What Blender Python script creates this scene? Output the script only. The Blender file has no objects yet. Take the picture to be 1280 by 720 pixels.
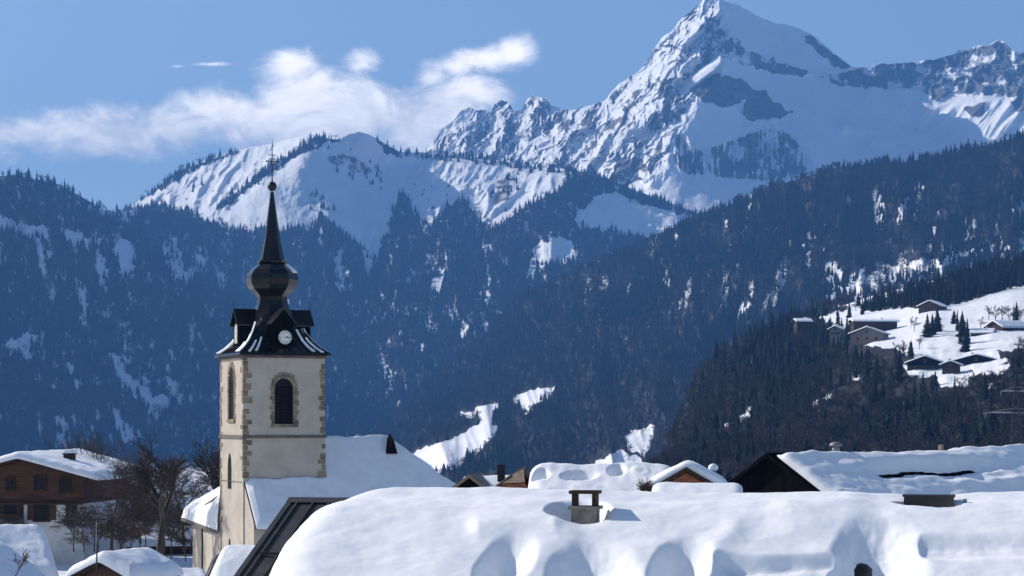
import bpy, bmesh, math, random
import numpy as np
from mathutils import Vector, Matrix

random.seed(7)
SC = bpy.context.scene
COL = SC.collection
F, CX, HY = 2567.0, 640.0, 527.0          # focal length in photo pixels, centre column, horizon row

def at(px, py, Y):
    return Vector(((px - CX) / F * Y, Y, (HY - py) / F * Y))
def sx(px, Y): return (px - CX) / F * Y
def sz(py, Y): return (HY - py) / F * Y

# ------------------------------------------------------------------ numpy noise
def _h(ix, iy, s):
    n = (ix * 374761393 + iy * 668265263 + s * 974634777) & 0xffffffff
    n = ((n ^ (n >> 13)) * 1274126177) & 0xffffffff
    n = ((n ^ (n >> 16)) * 2246822519) & 0xffffffff
    return ((n ^ (n >> 15)) & 0xffffff) / float(0xffffff)
def vnoise(x, y, s=0):
    ix = np.floor(x).astype(np.int64); iy = np.floor(y).astype(np.int64)
    fx = x - ix; fy = y - iy
    def g(i, j):
        a = _h(ix + i, iy + j, s) * 2 * np.pi
        return np.cos(a) * (fx - i) + np.sin(a) * (fy - j)
    u = fx ** 3 * (fx * (fx * 6 - 15) + 10); v = fy ** 3 * (fy * (fy * 6 - 15) + 10)
    a = g(0, 0) * (1 - u) + g(1, 0) * u
    b = g(0, 1) * (1 - u) + g(1, 1) * u
    return (a * (1 - v) + b * v) * 1.5            # about -1 .. 1
def fbm(x, y, o=4, s=0, g=0.5):
    t = 0; a = 1.0; n = 0
    for k in range(o):
        t = t + a * vnoise(x * 2 ** k, y * 2 ** k, s + k * 17); n += a; a *= g
    return t / n
def ridged(x, y, o=5, s=0, g=0.5):
    t = 0; a = 1.0; n = 0; w = 1.0
    for k in range(o):
        r = (1 - np.abs(vnoise(x * 2 ** k, y * 2 ** k, s + k * 31)) * 1.3) ** 2
        t = t + a * r * w; n += a; w = np.clip(r * 1.6, 0, 1); a *= g
    return t / n                                   # about 0 .. 1
def sstep(a, b, x):
    t = np.clip((x - a) / (b - a), 0, 1); return t * t * (3 - 2 * t)
def tps(ctrl):
    c = np.array(ctrl, float); xy = c[:, :2] / 100; n = len(c)
    def phi(d2): return np.where(d2 > 1e-12, 0.5 * d2 * np.log(np.maximum(d2, 1e-12)), 0)
    d2 = ((xy[:, None] - xy[None]) ** 2).sum(-1)
    A = np.zeros((n + 3, n + 3)); A[:n, :n] = phi(d2) + np.eye(n) * 0.002
    A[:n, n] = A[n, :n] = 1; A[:n, n + 1:] = xy; A[n + 1:, :n] = xy.T
    w = np.linalg.solve(A, np.concatenate([c[:, 2], [0, 0, 0]]))
    def f(px, py):
        X = px / 100; Yv = py / 100
        o = w[n] + w[n + 1] * X + w[n + 2] * Yv
        for i in range(n):
            o = o + w[i] * phi((X - xy[i, 0]) ** 2 + (Yv - xy[i, 1]) ** 2)
        return o
    return f
def sdist(PX, PY, poly):
    """signed distance to a polygon, positive inside"""
    p = np.array(poly, float); q = np.roll(p, -1, 0)
    d = np.full(PX.shape, 1e9); ins = np.zeros(PX.shape, bool)
    for a, b in zip(p, q):
        e = b - a; wx = PX - a[0]; wy = PY - a[1]
        t = np.clip((wx * e[0] + wy * e[1]) / (e @ e + 1e-9), 0, 1)
        d = np.minimum(d, np.hypot(wx - e[0] * t, wy - e[1] * t))
        c = (a[1] > PY) != (b[1] > PY)
        xi = a[0] + (PY - a[1]) * (e[0]) / (e[1] if abs(e[1]) > 1e-9 else 1e-9)
        ins ^= c & (PX < xi)
    return np.where(ins, d, -d)
def polys(PX, PY, L, soft=3.0):
    m = np.zeros(PX.shape)
    for p in L: m = np.maximum(m, sstep(-soft, soft, sdist(PX, PY, p)))
    return m
def pline(PX, PY, pts, w):
    """1 along an open polyline, fading over w pixels"""
    d = np.full(PX.shape, 1e9)
    for a, b in zip(pts[:-1], pts[1:]):
        ex, ey = b[0] - a[0], b[1] - a[1]; wx = PX - a[0]; wy = PY - a[1]
        t = np.clip((wx * ex + wy * ey) / (ex * ex + ey * ey), 0, 1)
        d = np.minimum(d, np.hypot(wx - ex * t, wy - ey * t))
    return np.exp(-(d / w) ** 2)

# ------------------------------------------------------------------ materials
class N:
    def __init__(s, m):
        m.use_nodes = True; s.t = m.node_tree; s.n = s.t.nodes
    def new(s, typ, **kw):
        x = s.n.new(typ)
        for k, v in kw.items():
            if k in x.inputs: x.inputs[k].default_value = v
            else: setattr(x, k, v)
        return x
    def l(s, a, b): s.t.links.new(a, b)
    def val(s, x, sock):
        if hasattr(x, 'is_linked') or hasattr(x, 'links'): s.l(x, sock)
        else: sock.default_value = x
    def math(s, op, a, b=None, c=None, clamp=False):
        x = s.n.new('ShaderNodeMath'); x.operation = op; x.use_clamp = clamp
        for i, v in enumerate((a, b, c)):
            if v is not None: s.val(v, x.inputs[i])
        return x.outputs[0]
    def ramp(s, fac, a, b, lo=0.0, hi=1.0):
        x = s.n.new('ShaderNodeMapRange'); x.interpolation_type = 'SMOOTHSTEP'
        s.val(fac, x.inputs['Value']); x.inputs['From Min'].default_value = a; x.inputs['From Max'].default_value = b
        x.inputs['To Min'].default_value = lo; x.inputs['To Max'].default_value = hi
        return x.outputs[0]
    def mix(s, fac, a, b):
        x = s.n.new('ShaderNodeMix'); x.data_type = 'RGBA'
        s.val(fac, x.inputs[0])
        for v, so in ((a, x.inputs[6]), (b, x.inputs[7])):
            if isinstance(v, tuple): so.default_value = (*v, 1) if len(v) == 3 else v
            else: s.l(v, so)
        return x.outputs[2]
    def noise(s, vec, scale, detail=4, rough=.55, dist=0):
        x = s.n.new('ShaderNodeTexNoise'); x.inputs['Scale'].default_value = scale; x.inputs['Detail'].default_value = detail
        x.inputs['Roughness'].default_value = rough; x.inputs['Distortion'].default_value = dist
        if vec is not None: s.l(vec, x.inputs['Vector'])
        return x.outputs[0]
    def coords(s, scale=(1, 1, 1), kind='Object'):
        tc = s.n.new('ShaderNodeTexCoord'); mp = s.n.new('ShaderNodeMapping'); mp.inputs['Scale'].default_value = scale
        s.l(tc.outputs[kind], mp.inputs[0]); return mp.outputs[0]
    def attr(s, name):
        x = s.n.new('ShaderNodeAttribute'); x.attribute_name = name; return x.outputs['Fac']
    def bump(s, h, strength, dist):
        x = s.n.new('ShaderNodeBump'); x.inputs['Strength'].default_value = strength; x.inputs['Distance'].default_value = dist
        s.l(h, x.inputs['Height']); return x.outputs[0]
MATS = {}
def newmat(name):
    m = bpy.data.materials.new(name); n = N(m); b = n.n['Principled BSDF']; MATS[name] = m
    return m, n, b
def M_plain(name, c1, c2, scale=3.0, rough=.8, metal=0.0, bump=.2, dist=.02, stretch=(1, 1, 1), lo=.35, hi=.65, spec=.4, detail=5):
    m, n, b = newmat(name)
    v = n.coords(stretch)
    f = n.noise(v, scale, detail, .6)
    n.l(n.mix(n.ramp(f, lo, hi), c1, c2), b.inputs['Base Color'])
    b.inputs['Roughness'].default_value = rough; b.inputs['Metallic'].default_value = metal
    b.inputs['Specular IOR Level'].default_value = spec
    if bump: n.l(n.bump(n.noise(v, scale * 4, 4), bump, dist), b.inputs['Normal'])
    return m
SNOW = (.86, .87, .90)
def M_snow(name, s=1.0, bump=.25):
    m, n, b = newmat(name)
    v = n.coords()
    f = n.noise(v, .9 * s, 6, .6)
    n.l(n.mix(n.ramp(f, .3, .7), (.83, .845, .88), (.90, .905, .92)), b.inputs['Base Color'])
    b.inputs['Roughness'].default_value = .65; b.inputs['Specular IOR Level'].default_value = .25
    big = n.noise(v, 1.3 * s, 3, .5); fine = n.noise(v, 16 * s, 6, .75)
    h = n.math('ADD', n.math('MULTIPLY', big, 1.0), n.math('MULTIPLY', fine, .22))
    n.l(n.bump(h, bump, .12 / s), b.inputs['Normal'])
    return m
M_snow('snow', 1.0, .3)
M_snow('far_snow', .25, .2)
M_snow('near_snow', 1.6, .16)
M_plain('stucco_wall', (.41, .36, .30), (.485, .43, .36), .7, .92, bump=.3, dist=.02)
M_plain('stone_block', (.14, .105, .070), (.30, .235, .16), 1.8, .9, bump=.6, dist=.04)
M_plain('stone_band', (.10, .085, .075), (.17, .14, .12), 2.5, .9, bump=.5, dist=.03)
M_plain('dark_metal', (.004, .004, .004), (.012, .011, .010), 1.6, .20, metal=.0, bump=.12, dist=.02, spec=.3)
M_plain('seam_metal', (.018, .017, .018), (.040, .037, .037), 1.2, .55, metal=.0, bump=.1, dist=.01)
M_plain('black_board', (.004, .004, .004), (.009, .008, .008), 2.5, .9, bump=.3, dist=.02, stretch=(1, 1, .2), spec=.0)
M_plain('brown_board', (.050, .024, .014), (.10, .048, .027), 2.0, .8, bump=.4, dist=.02, stretch=(.3, .3, 5), spec=.2)
M_plain('red_board', (.16, .055, .030), (.26, .10, .055), 2.0, .8, bump=.4, dist=.02, stretch=(1, 1, 4), spec=.2)
M_plain('tan_shingle', (.20, .14, .10), (.30, .22, .16), 3.0, .85, bump=.5, dist=.03, stretch=(1, 1, 3))
M_plain('white_render', (.46, .46, .46), (.58, .57, .56), .8, .9, bump=.2, dist=.02)
M_plain('dark_wood', (.03, .018, .012), (.06, .035, .022), 2.5, .85, bump=.4, dist=.02, stretch=(1, 1, 4), spec=.2)
M_plain('chimney_block', (.15, .135, .125), (.24, .22, .20), 4, .9, bump=.5, dist=.02)
M_plain('black_iron', (.012, .012, .013), (.03, .03, .03), 4, .5, metal=.3, bump=0)
M_plain('window_dark', (.006, .006, .007), (.014, .014, .016), 3, .5, bump=0, spec=.15)
M_plain('grey_metal', (.16, .16, .17), (.26, .26, .27), 3, .6, metal=.2, bump=0)
M_plain('clock_white', (.72, .70, .66), (.8, .79, .76), 3, .6, bump=0)
M_plain('pale_shutter', (.42, .40, .36), (.52, .50, .46), 3, .8, bump=.2)
M_plain('bark', (.030, .024, .020), (.075, .058, .045), 3, .9, bump=.5, dist=.03, stretch=(1, 1, .25))
M_plain('twig', (.028, .022, .019), (.06, .043, .034), 1, .9, bump=0)
M_plain('twig_brown', (.038, .026, .021), (.08, .055, .042), 1, .9, bump=0)
def M_tree(name, c1, c2):
    m, n, b = newmat(name)
    oi = n.n.new('ShaderNodeObjectInfo')
    v = n.coords()
    f = n.noise(v, 9, 2)
    f2 = n.math('ADD', n.math('MULTIPLY', f, .5), n.math('MULTIPLY', oi.outputs['Random'], .6))
    n.l(n.mix(n.ramp(f2, .15, .85), c1, c2), b.inputs['Base Color'])
    b.inputs['Roughness'].default_value = .9; b.inputs['Specular IOR Level'].default_value = .1
    return m
M_tree('conifer_needles', (.007, .011, .011), (.022, .029, .022))
M_tree('bare_crown', (.036, .031, .030), (.090, .075, .069))

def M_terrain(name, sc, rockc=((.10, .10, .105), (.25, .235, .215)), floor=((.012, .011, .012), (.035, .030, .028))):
    m, n, b = newmat(name)
    v = n.coords()
    sn = n.attr('snow'); rk = n.attr('rock')
    n1 = n.noise(v, sc * .35, 6, .65); n2 = n.noise(v, sc, 6, .7)
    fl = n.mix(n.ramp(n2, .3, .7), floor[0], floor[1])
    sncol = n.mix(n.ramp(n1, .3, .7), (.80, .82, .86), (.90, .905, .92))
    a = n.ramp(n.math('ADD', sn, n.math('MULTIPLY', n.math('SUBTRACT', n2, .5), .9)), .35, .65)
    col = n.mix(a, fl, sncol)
    strat = n.noise(n.coords((1, 1, 5)), sc * .5, 5, .7)
    rc = n.mix(n.ramp(n.math('ADD', n.math('MULTIPLY', strat, .6), n.math('MULTIPLY', n2, .4)), .35, .65), rockc[0], rockc[1])
    r = n.ramp(n.math('ADD', rk, n.math('MULTIPLY', n.math('SUBTRACT', n2, .5), 1.1)), .42, .6)
    n.l(n.mix(r, col, rc), b.inputs['Base Color'])
    b.inputs['Roughness'].default_value = .8; b.inputs['Specular IOR Level'].default_value = .15
    n.l(n.bump(n.math('ADD', n1, n2), .5, .25 / sc), b.inputs['Normal'])
    return m

# ------------------------------------------------------------------ object helpers
def tag(o, label=None, cat=None, group=None, kind=None):
    if label: o['label'] = label
    if cat: o['category'] = cat
    if group: o['group'] = group
    if kind: o['kind'] = kind
    return o
def thing(name, label, cat, loc=(0, 0, 0), rotz=0.0, group=None):
    o = bpy.data.objects.new(name, None); COL.objects.link(o)
    o.location = loc; o.rotation_euler = (0, 0, rotz); o.empty_display_size = .2
    return tag(o, label, cat, group)
class MB:
    """collects faces and links them as one mesh object"""
    def __init__(s): s.v = []; s.f = []; s.m = []; s.mi = 0
    def add(s, vs, fs):
        o = len(s.v); s.v += [tuple(x) for x in vs]; s.f += [tuple(i + o for i in f) for f in fs]; s.m += [s.mi] * len(fs)
        return s
    def box(s, c, d, rot=None):
        hx, hy, hz = d[0] / 2, d[1] / 2, d[2] / 2
        vs = [Vector((x * hx, y * hy, z * hz)) for x in (-1, 1) for y in (-1, 1) for z in (-1, 1)]
        if rot is not None: vs = [rot @ x for x in vs]
        c = Vector(c)
        return s.add([x + c for x in vs], [(0, 1, 3, 2), (4, 6, 7, 5), (0, 4, 5, 1), (2, 3, 7, 6), (0, 2, 6, 4), (1, 5, 7, 3)])
    def tube(s, a, b, r0, r1=None, n=6, caps=True):
        a = Vector(a); b = Vector(b); r1 = r0 if r1 is None else r1
        d = (b - a)
        if d.length < 1e-6: return s
        q = d.to_track_quat('Z', 'Y')
        vs = []
        for p, r in ((a, r0), (b, r1)):
            for k in range(n):
                t = 2 * math.pi * k / n
                vs.append(p + q @ Vector((math.cos(t) * r, math.sin(t) * r, 0)))
        fs = [(k, (k + 1) % n, n + (k + 1) % n, n + k) for k in range(n)]
        if caps: fs += [tuple(range(n))[::-1], tuple(range(n, 2 * n))]
        return s.add(vs, fs)
    def prism(s, pts, ext):
        """polygon (3d points) extruded by a vector"""
        n = len(pts); e = Vector(ext); pts = [Vector(p) for p in pts]
        return s.add(pts + [p + e for p in pts], [tuple(range(n))[::-1], tuple(range(n, 2 * n))] + [(k, (k + 1) % n, n + (k + 1) % n, n + k) for k in range(n)])
    def rings(s, rings, cap0=True, cap1=True):
        n = len(rings[0]); vs = [p for r in rings for p in r]; fs = []
        for i in range(len(rings) - 1):
            for k in range(n): fs.append((i * n + k, i * n + (k + 1) % n, (i + 1) * n + (k + 1) % n, (i + 1) * n + k))
        if cap0: fs.append(tuple(range(n))[::-1])
        if cap1: fs.append(tuple(range((len(rings) - 1) * n, len(rings) * n)))
        return s.add(vs, fs)
    def build(s, name, mat, parent=None, smooth=False, bevel=0.0):
        me = bpy.data.meshes.new(name); me.from_pydata(s.v, [], s.f)
        for m in (mat if isinstance(mat, (list, tuple)) else [mat]): me.materials.append(MATS[m])
        if any(s.m): me.polygons.foreach_set('material_index', s.m)
        bm = bmesh.new(); bm.from_mesh(me); bmesh.ops.recalc_face_normals(bm, faces=bm.faces); bm.to_mesh(me); bm.free()
        if smooth: me.polygons.foreach_set('use_smooth', [True] * len(me.polygons))
        o = bpy.data.objects.new(name, me); COL.objects.link(o)
        if parent is not None: o.parent = parent
        if bevel:
            b = o.modifiers.new('bevel', 'BEVEL'); b.width = bevel; b.segments = 2; b.limit_method = 'ANGLE'
        return o
def gridmesh(name, P, mat, attrs=None, parent=None, smooth=True):
    nt, nu = P.shape[:2]
    me = bpy.data.meshes.new(name)
    idx = np.arange(nt * nu).reshape(nt, nu)
    q = np.stack([idx[:-1, :-1], idx[:-1, 1:], idx[1:, 1:], idx[1:, :-1]], -1).reshape(-1, 4)
    me.vertices.add(nt * nu); me.vertices.foreach_set('co', P.reshape(-1).astype(np.float32))
    me.loops.add(q.size); me.loops.foreach_set('vertex_index', q.reshape(-1).astype(np.int32))
    me.polygons.add(len(q)); me.polygons.foreach_set('loop_start', np.arange(0, q.size, 4, dtype=np.int32))
    me.update(calc_edges=True)
    me.polygons.foreach_set('use_smooth', np.full(len(q), smooth))
    me.materials.append(MATS[mat])
    for k, a in (attrs or {}).items():
        at_ = me.attributes.new(k, 'FLOAT', 'POINT'); at_.data.foreach_set('value', a.reshape(-1).astype(np.float32))
    o = bpy.data.objects.new(name, me); COL.objects.link(o)
    if parent is not None: o.parent = parent
    return o
# ================================================================== TERRAIN
M_terrain('terrain_near', .12)
M_terrain('terrain_mid', .035, rockc=((.10, .09, .08), (.24, .205, .17)))
M_terrain('terrain_far', .018, rockc=((.055, .06, .068), (.20, .19, .175)))

def relief(name, label, mat, u0, u1, nu, nt, sky, base, ctrl, disp=None, skyamp=0.0, skyfreq=.1, masks=None, seed=1, back=1400, k=1.0):
    px = np.linspace(u0, u1, nu)
    s = np.array(sky, float); top = np.interp(px, s[:, 0], s[:, 1])
    if skyamp: top = top + skyamp * (fbm(px * skyfreq, px * 0 + 3.3, 5, seed) - .15 * 0)
    t = np.linspace(0, 1, nt)[:, None]
    PY = base + (top[None] - base) * t; PX = np.repeat(px[None], nt, 0)
    Y = tps(ctrl)(PX, PY)
    if disp is not None: Y = Y + disp(PX, PY)
    Y = Y * k
    P = np.stack([(PX - CX) / F * Y, Y, (HY - PY) / F * Y], -1)
    at_ = masks(PX, PY, P) if masks else {}
    rows = []                                       # the far side of the mountain
    for k, f in enumerate((.04, .12, .3, .6, 1.0)):
        r = P[-1].copy(); r[:, 1] += back * f; r[:, 0] *= r[:, 1] / P[-1][:, 1]
        r[:, 2] = r[:, 2] - f * .75 * back - 4 * (k + 1); rows.append(r)
    PP = np.concatenate([P, np.stack(rows)], 0)
    for k in at_: at_[k] = np.concatenate([at_[k], np.repeat(at_[k][-1:], 5, 0)], 0)
    o = gridmesh(name, PP, mat, at_)
    tag(o, label, None, None, 'structure')
    return PX, PY, P

def slope_of(P):
    a = np.gradient(P, axis=1); b = np.gradient(P, axis=0)
    n = np.cross(a, b); n /= np.linalg.norm(n, axis=-1, keepdims=True) + 1e-9
    return n

# ---- the great rocky peak and its ridge, about nine kilometres away
M_sky = [(470, 215), (500, 205), (530, 192), (540, 178), (548, 163), (560, 156), (568, 150), (576, 138), (588, 134), (597, 139), (606, 137), (613, 142), (618, 130), (627, 125), (636, 127), (642, 140),
         (652, 136), (660, 124), (668, 119), (680, 124), (692, 133), (706, 137), (722, 136), (738, 131), (755, 126), (765, 115), (775, 104), (790, 95), (803, 84), (815, 64), (828, 47),
         (840, 38), (850, 25), (858, 19), (866, 12), (876, 2), (884, -5), (892, -4), (903, 0), (925, 8), (940, 16), (952, 22), (970, 29), (985, 31), (1000, 36), (1012, 41), (1022, 48), (1034, 59), (1050, 72),
         (1064, 83), (1085, 85), (1098, 79), (1118, 80), (1140, 78), (1160, 75), (1176, 72), (1192, 67), (1200, 60), (1210, 64), (1222, 56), (1236, 58), (1248, 49), (1256, 52), (1264, 62),
         (1274, 67), (1300, 63), (1340, 70), (1400, 90)]
M_c = [(884, -5, 9330), (850, 25, 9380), (815, 64, 9480), (755, 126, 9680), (700, 136, 9800), (600, 138, 9950), (535, 190, 9900), (470, 215, 9950),
       (908, 72, 9080), (885, 105, 8980), (868, 130, 8900), (850, 165, 8780), (835, 200, 8640), (825, 240, 8480),
       (800, 130, 9160), (760, 170, 9100), (720, 190, 9150), (780, 215, 8840), (690, 215, 9180), (600, 205, 9500), (560, 215, 9580), (740, 240, 8850), (640, 240, 9200),
       (952, 22, 9560), (1012, 41, 9690), (1064, 83, 9780), (1140, 78, 9830), (1200, 60, 9800), (1250, 49, 9700), (1300, 63, 9560), (1400, 90, 9400),
       (945, 70, 9390), (940, 110, 9250), (985, 130, 9330), (920, 160, 9000), (960, 165, 9080), (1000, 165, 9200), (1000, 215, 8900), (930, 235, 8640), (880, 230, 8560),
       (1060, 120, 9600), (1060, 160, 9420), (1100, 165, 9470), (1060, 220, 9080), (1145, 145, 9600), (1150, 185, 9390), (1210, 150, 9340), (1270, 135, 9200), (1290, 185, 8900), (1200, 190, 9200), (1350, 150, 9050),
       (880, 300, 8050), (1000, 300, 8200), (1200, 300, 8400), (740, 300, 8350), (600, 300, 8800), (470, 300, 9400)]
m_left = [(480, 260), (540, 180), (590, 130), (670, 115), (740, 128), (800, 85), (850, 22), (884, -12), (905, 20), (912, 72), (885, 105), (868, 125), (848, 165), (832, 205), (820, 230), (700, 240)]
m_cliff = [(845, 165), (880, 190), (905, 178), (940, 165), (962, 158), (985, 168), (1005, 185), (1015, 205), (1000, 222), (960, 226), (900, 222), (860, 218), (842, 205)]
m_rock = [[(853, 98), (880, 92), (925, 96), (940, 112), (925, 132), (905, 134), (880, 128), (860, 112)],
          [(940, 112), (957, 112), (975, 132), (990, 140), (975, 150), (935, 150), (925, 140)],
          [(905, 45), (925, 52), (948, 68), (975, 75), (1000, 85), (1020, 95), (990, 97), (955, 88), (925, 82), (908, 68)],
          [(1000, 42), (1012, 44), (1035, 62), (1066, 84), (1050, 88), (1025, 68)],
          [(1020, 95), (1070, 86), (1100, 78), (1200, 64), (1250, 52), (1300, 60), (1300, 120), (1265, 125), (1230, 118), (1190, 118), (1170, 128), (1140, 112), (1090, 112), (1050, 108)],
          [(1205, 135), (1230, 128), (1233, 144), (1215, 148)],
          [(768, 200), (805, 198), (812, 214), (770, 214)], [(1262, 128), (1285, 110), (1300, 120), (1290, 140), (1270, 140)]]
def m_disp(PX, PY):
    wx = 9 * fbm(PX * .03, PY * .03, 3, 5); wy = 9 * fbm(PX * .03, PY * .03, 3, 9)
    L = sstep(-14, 10, sdist(PX, PY, m_left))
    a = math.radians(33)                              # gullies run down to the left on the sunlit flank
    q = (PX + wx) * math.cos(a) + (PY + wy) * math.sin(a); p = -(PX + wx) * math.sin(a) + (PY + wy) * math.cos(a)
    d = -L * (ridged(q * .026, p * .012, 5, 11, .6) - .45) * 150
    d += -L * (ridged(q * .012 + 4, p * .007, 3, 21) - .5) * 140
    d += -L * fbm(PX * .09, PY * .09, 4, 8) * 26
    C = sstep(-8, 8, sdist(PX, PY, m_cliff))
    d += -C * (ridged(PX * .05 + wx * .03, PY * .012, 5, 13, .6) - .5) * 110
    W = polys(PX, PY, [m_rock[4]], 6)
    d += -W * (ridged(PX * .022 + wx * .05, PY * .026 + wy * .05, 5, 15, .62) - .4) * 110
    K = polys(PX, PY, m_rock[:4], 5)
    d += -K * (ridged(PX * .03, PY * .03, 4, 16, .55) - .3) * 70
    R = (1 - L) * (1 - C) * (1 - W)
    d += -R * (fbm(PX * .02 + 2, PY * .012, 4, 25) * 34 + ridged(PX * .02 + PY * .012, PY * .006, 3, 26) * 12)
    lit = sstep(0, 12, sdist(PX, PY, [(1130, 140), (1300, 110), (1300, 220), (1180, 220), (1150, 175)]))
    d += -lit * (ridged(PX * .028 + PY * .02, PY * .008, 3, 27) - .4) * 90
    pt = polys(PX, PY, [m_patch], 4)
    d = d * (1 - .8 * pt) - pt * (PX - 870) * 4.5
    d += -55 * pline(PX, PY, [(1058, 157), (1085, 162), (1110, 170), (1160, 182)], 8) - 40 * pline(PX, PY, [(1090, 178), (1130, 178), (1165, 190)], 7)
    return d
m_patch = [(845, 108), (870, 92), (900, 72), (908, 76), (895, 90), (872, 106), (852, 120)]
def m_masks(PX, PY, P):
    nrm = slope_of(P); nrm = nrm * np.sign(nrm[..., 2:3]); nz = nrm[..., 2]
    L = sstep(-10, 8, sdist(PX, PY, m_left)); C = sstep(-6, 4, sdist(PX, PY, m_cliff))
    nn = fbm(PX * .08, PY * .08, 5, 41); a = math.radians(40)
    q = PX * math.cos(a) + PY * math.sin(a); p = -PX * math.sin(a) + PY * math.cos(a)
    st = fbm(q * .075, p * .03, 5, 43, .6)
    rk = L * np.clip(.56 + .40 * nrm[..., 0] + .75 * st + .45 * fbm(PX * .03, PY * .03, 3, 46) + .3 * fbm((PY - .55 * PX) * .09, (PX + PY) * .012, 4, 40), 0, .95)
    rk = np.maximum(rk, C * np.clip(.60 + .6 * fbm(PX * .22, PY * .035, 4, 44) + .5 * fbm(PX * .04, PY * .04, 3, 45), 0, .85))
    jag = 7 * fbm(PX * .07, PY * .07, 4, 47)
    hard = np.zeros(PX.shape)
    for i, pl in enumerate(m_rock):
        s = sstep(-3, 3, sdist(PX, PY, pl) + jag)
        if i in (2, 4): s = s * np.clip(.72 + .9 * fbm(PX * .05, PY * .06, 5, 48 + i), 0, 1)
        hard = np.maximum(hard, s * .9)
    rk = np.maximum(rk, hard)
    patch = polys(PX, PY, [m_patch], 3)  # bright snowfield on the shoulder
    rk = rk * (1 - patch)
    return {'rock': rk, 'snow': np.ones(PX.shape)}
relief('rocky_peak', 'jagged snow streaked limestone peak rising over the whole valley', 'terrain_far', 470, 1400, 1160, 380, M_sky, 300, M_c, m_disp, 2.2, .11, m_masks, 3, 1800, .72)

# ---- the snowy alpine pasture mountain in the middle, about six kilometres away
S_sky = [(140, 275), (165, 258), (178, 248), (200, 233), (215, 220), (235, 210), (265, 197), (300, 187), (340, 179), (370, 171), (385, 168), (400, 169), (412, 174), (425, 174), (435, 168), (448, 165), (460, 168), (472, 174),
         (482, 180), (500, 190), (530, 190), (560, 192), (590, 195), (620, 200), (650, 205), (680, 207), (720, 213), (760, 223), (800, 240), (830, 251), (870, 265), (920, 285), (1000, 320)]
S_c = [(140, 275, 6850), (178, 248, 6800), (215, 220, 6780), (265, 197, 6750), (340, 179, 6640), (400, 169, 6420), (448, 165, 6380), (482, 180, 6480), (530, 190, 6620), (620, 200, 6560), (680, 207, 6420), (720, 213, 6260), (800, 240, 6150), (870, 265, 6080), (1000, 320, 5900),
       (200, 258, 6620), (260, 240, 6480), (300, 225, 6440), (280, 262, 6300), (330, 226, 6290), (375, 190, 6330), (300, 290, 6120),
       (420, 205, 6330), (455, 205, 6410), (490, 225, 6460), (430, 245, 6220), (470, 270, 6220), (380, 255, 6160), (480, 310, 6000), (400, 300, 5950),
       (515, 215, 6480), (570, 225, 6360), (620, 235, 6230), (690, 222, 6200), (660, 255, 6050), (600, 280, 6050), (540, 270, 6140), (630, 310, 5850),
       (740, 245, 6080), (780, 265, 6060), (850, 275, 6040), (720, 285, 5900), (780, 300, 5900), (690, 320, 5760), (840, 310, 5900), (1000, 400, 5500),
       (140, 400, 5600), (300, 400, 5450), (450, 400, 5450), (600, 400, 5300), (750, 400, 5350), (300, 560, 4700), (500, 560, 4650), (700, 560, 4600), (900, 560, 4700)]
S_forest = [[(120, 262), (175, 258), (200, 256), (228, 262), (250, 274), (275, 281), (300, 288), (330, 284), (352, 290), (372, 282), (388, 288), (402, 268), (425, 285), (440, 300), (452, 306), (462, 312), (470, 318), (478, 300), (490, 268),
             (500, 240), (512, 255), (522, 272), (535, 282), (545, 275), (556, 262), (566, 255), (580, 246), (590, 262), (600, 275), (614, 282), (626, 284), (640, 270), (668, 252), (690, 240), (715, 222), (725, 214), (760, 223), (800, 240), (835, 252),
             (870, 265), (1000, 320), (1000, 600), (100, 600)],
            [(398, 168), (412, 178), (398, 186), (378, 192), (355, 206), (335, 220), (310, 236), (290, 254), (272, 266), (268, 260), (300, 236), (330, 214), (360, 194), (380, 182)],
            [(500, 186), (560, 190), (640, 202), (725, 212), (730, 222), (700, 218), (660, 214), (600, 204), (560, 200), (505, 198)],
            [(172, 250), (200, 230), (218, 216), (245, 203), (275, 194), (300, 186), (298, 191), (262, 204), (232, 218), (214, 233), (196, 240), (180, 250)],
            [(400, 168), (425, 172), (428, 178), (414, 180)], [(470, 172), (500, 188), (500, 198), (486, 194), (472, 180)]]
S_clear = [[(746, 246), (770, 240), (780, 248), (800, 256), (830, 262), (862, 271), (848, 288), (825, 302), (800, 292), (775, 293), (758, 286), (724, 284), (718, 274)],
           [(664, 314), (680, 302), (700, 296), (716, 304), (720, 322), (700, 330), (676, 332)], [(470, 322), (478, 300), (492, 272), (480, 258), (470, 275), (462, 300), (462, 318)], [(445, 255), (480, 250), (475, 280), (462, 300), (452, 285)]]
def s_disp(PX, PY):
    d = -(ridged(PX * .016 + 3, PY * .006, 4, 51) - .5) * 90 * sstep(255, 320, PY)
    d += -fbm(PX * .03, PY * .03, 4, 52) * 26
    lit = polys(PX, PY, [[(175, 255), (270, 195), (400, 165), (380, 185), (275, 270)], [(505, 200), (720, 215), (600, 285), (520, 270)]], 8)
    a = math.radians(35); q = PX * math.cos(a) + PY * math.sin(a); p = -PX * math.sin(a) + PY * math.cos(a)
    d += -lit * (ridged(q * .05, p * .02, 4, 53) - .5) * 55
    return d
def clump(PX, PY, s):
    return np.clip(.86 + .75 * fbm(PX * .11, PY * .045, 4, s), .22, 1)
def jit(PX, PY, s, a=5.0):
    return PX + a * fbm(PX * .10, PY * .07, 3, s), PY + a * 1.3 * fbm(PX * .10, PY * .07, 3, s + 5)
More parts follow.
